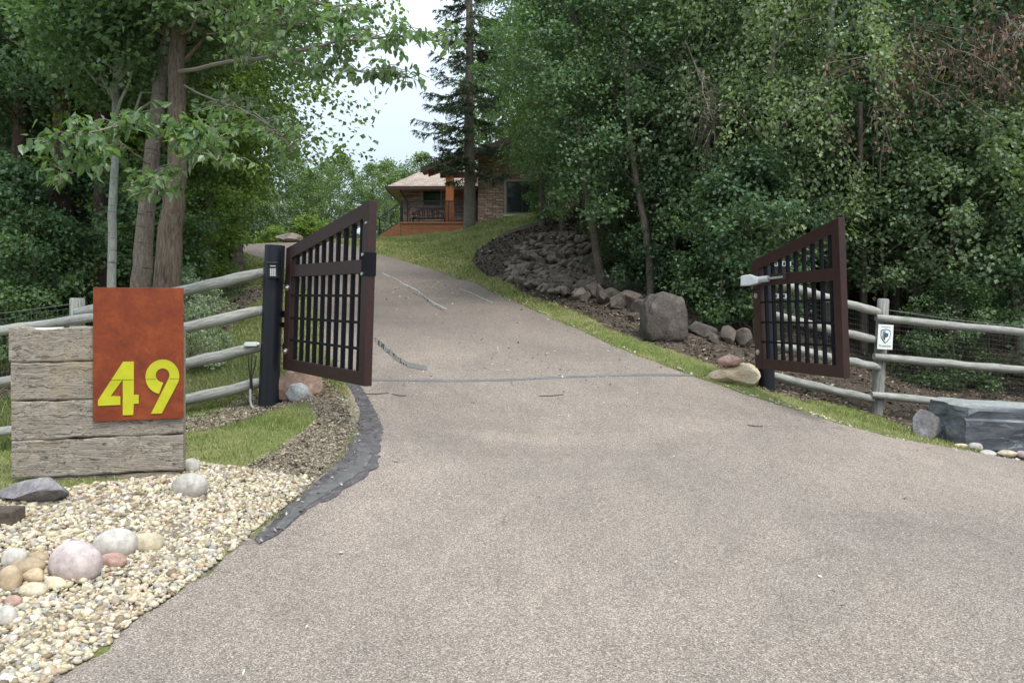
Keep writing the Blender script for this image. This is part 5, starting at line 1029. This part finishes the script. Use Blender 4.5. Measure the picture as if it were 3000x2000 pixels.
# dark trunks behind
for i, (px, d, r, lb) in enumerate(((178, 13.4, .22, 'thick dark reddish trunk nearest the left of the thin aspen'), (150, 16, .2, 'dark trunk half hidden behind the thick reddish trunk'), (292, 13.0, .14, 'dark trunk just left of the thin pale aspen'), (50, 14.5, .17, 'dark trunk near the left photo edge'), (235, 18, .15, 'dark trunk farther back between the aspen and reddish trunk'))):
    x = (px-1500)/F*d; zb = float(zt(x, d)); pyb = 912-(zb-1.6)*F/d
    trunktree('spruce_trunk_tree', [(px, pyb, d), (px+4, pyb-300, d), (px+10, pyb-600, d), (px+14, pyb-1100, d)], [r*1.25, r, r*.85, r*.6], M['bark_dark'], lb, 4.5, 1.8, 60, 90, M['lf_dark'], 50+i, cr=.6, L=.1)
for k, px, d, lb, s in (('B', 60, 16.5, 'dark leafy tree at the upper left photo edge', 1), ('A', 260, 16, 'leafy tree behind the thin pale aspen', 1), ('A', 470, 17.5, 'leafy tree directly behind the two poplar trunks', 1), ('C', 690, 18, 'fresh green tree arching over the left side of the driveway', 1.5), ('C', 560, 21.5, 'fresh green tree farther up the left side of the driveway', 1.1), ('C', 600, 15, 'fresh green tree right of the poplar trunks', .95), ('B', -90, 15, 'tree cut by the left photo edge', 1), ('A', 640, 22, 'tree in the back of the left canopy', 1.2)):
    plant(k, px, d, lb, s=s)
for k, px, d in (('I', 0, 22), ('I', 180, 24), ('I', 380, 25), ('I', -180, 20), ('B', 120, 20), ('A', 380, 21), ('I', 520, 28), ('I', 90, 30), ('I', 280, 32), ('I', 450, 36), ('I', -80, 28)):
    plant(k, px, d, 'dark tree deep in the woods behind the left rail fence', group=GL)
for k, px, d, lb, s in (('F', 560, 16.5, 'leafy bush right of the poplar trunks behind the left fence', 1.), ('E', 450, 13.2, 'dark bush behind the thick poplar trunk', .8), ('F', 600, 19.5, 'bush on the bank left of the driveway', .9), ('J', 565, 17.5, 'slender sapling above the bank left of the keypad post', 1), ('E', 30, 12.5, 'dark bush behind the fence at the left photo edge', .9), ('F', 120, 12.2, 'bush behind the short fence post left of the panel', .8), ('E', 230, 13.6, 'dark bush beneath the thin pale aspen', .8), ('J', 590, 24, 'sapling at the upper left of the driveway', 1), ('E', 380, 14.5, 'dark bush between the aspen and the poplars', .9), ('F', 590, 30, 'bush by the bend at the top of the driveway', .9)):
    plant(k, px, d, lb, 'bush', s=s)
for k, px, d in (('E', 60, 17), ('E', 180, 19), ('E', 330, 18), ('J', 450, 20), ('E', 560, 21), ('F', -60, 13.5), ('E', 430, 26), ('E', 250, 25), ('E', 600, 28)):
    plant(k, px, d, 'dark understorey bush deep behind the left rail fence', 'bush', group='bushes under the left hand woods')
plant('N', 585, 15.5, 'low branched fresh green tree between the poplar trunks and the keypad post'); plant('N', 480, 13.8, 'low branched leafy tree behind the thick poplar trunk', s=.9)
# pale leaved shrub at the fence
proto('K', 'dogwood_shrub', 1.25, .02, .05, .62, 60, 60, .06, .7, M['bark_grey'], M['lf_pale'], 14, cr=.2, k=30, low=.85, shell=.3)
plant('K', 572, 10.9, 'pale variegated shrub behind the left fence beside the red panel', 'shrub', s=.75); plant('K', 610, 12.4, 'second pale shrub farther up behind the left fence', 'shrub', s=.6); plant('K', 545, 12.6, 'pale shrub under the poplars, farther back', 'shrub', s=.8)
# distant trees beyond the crest
plant('H', 1000, 52, 'pale green tree rising highest behind the left gate leaf', s=.8); plant('G', 1135, 50, 'distant tree touching the left end of the house roof', s=.85); plant('H', 1235, 62, 'distant tree showing above the porch roof of the house', s=1.)
for k, px, d, s in (('G', 905, 50, .78), ('G', 1070, 54, .72), ('H', 820, 48, .82), ('G', 740, 46, .75), ('H', 660, 50, .9), ('H', 1310, 64, 1.0), ('G', 960, 60, 1.1), ('H', 580, 46, 1.), ('G', 500, 44, 1), ('H', 1090, 66, 1.), ('G', 700, 58, 1.2), ('H', 860, 64, 1.1), ('G', 1180, 58, .95), ('G', 620, 42, .7), ('H', 1460, 54, 1.75), ('H', 1560, 54, 1.8)):
    plant(k, px, d, 'pale green tree in the distance beyond the top of the driveway', group=GF_, s=s)
proto('L', 'yellow_shrub', 1.3, .02, .05, .75, 50, 60, .12, .7, M['bark_grey'], leafmat('leaf_yellow_green', (.12, .19, .03), (.30, .38, .07), .4), 15, cr=.25, low=.9)
plant('L', 905, 36.5, 'bright yellow green shrub right of the boulder at the crest', 'shrub'); plant('L', 800, 40, 'yellow green shrub left of the boulder at the crest', 'shrub', s=.9); plant('L', 745, 44, 'yellow green shrub at the left end of the driveway crest', 'shrub', s=1.1)
# twigs on the asphalt
for a, b in (((1060, 1158), (1138, 1156)), ((1150, 1159), (1190, 1164)), ((2190, 1250), (2235, 1254)), ((1580, 1164), (1650, 1160))):
    w_ = hit([a, ((a[0]+b[0])/2, (a[1]+b[1])/2+2), b]); o = MB().tube(w_+np.array([0, 0, .022]), .005, 5).obj('fallen_twig', M['bark_dark']); tag(o, 'thin dark twig lying on the asphalt', 'twig', 'twigs lying on the asphalt')
# sky is the world; unused prototypes are removed
for k, (used, o) in PR.items():
    if not used:
        for c in list(o.children_recursive): bpy.data.objects.remove(c)
        bpy.data.objects.remove(o)
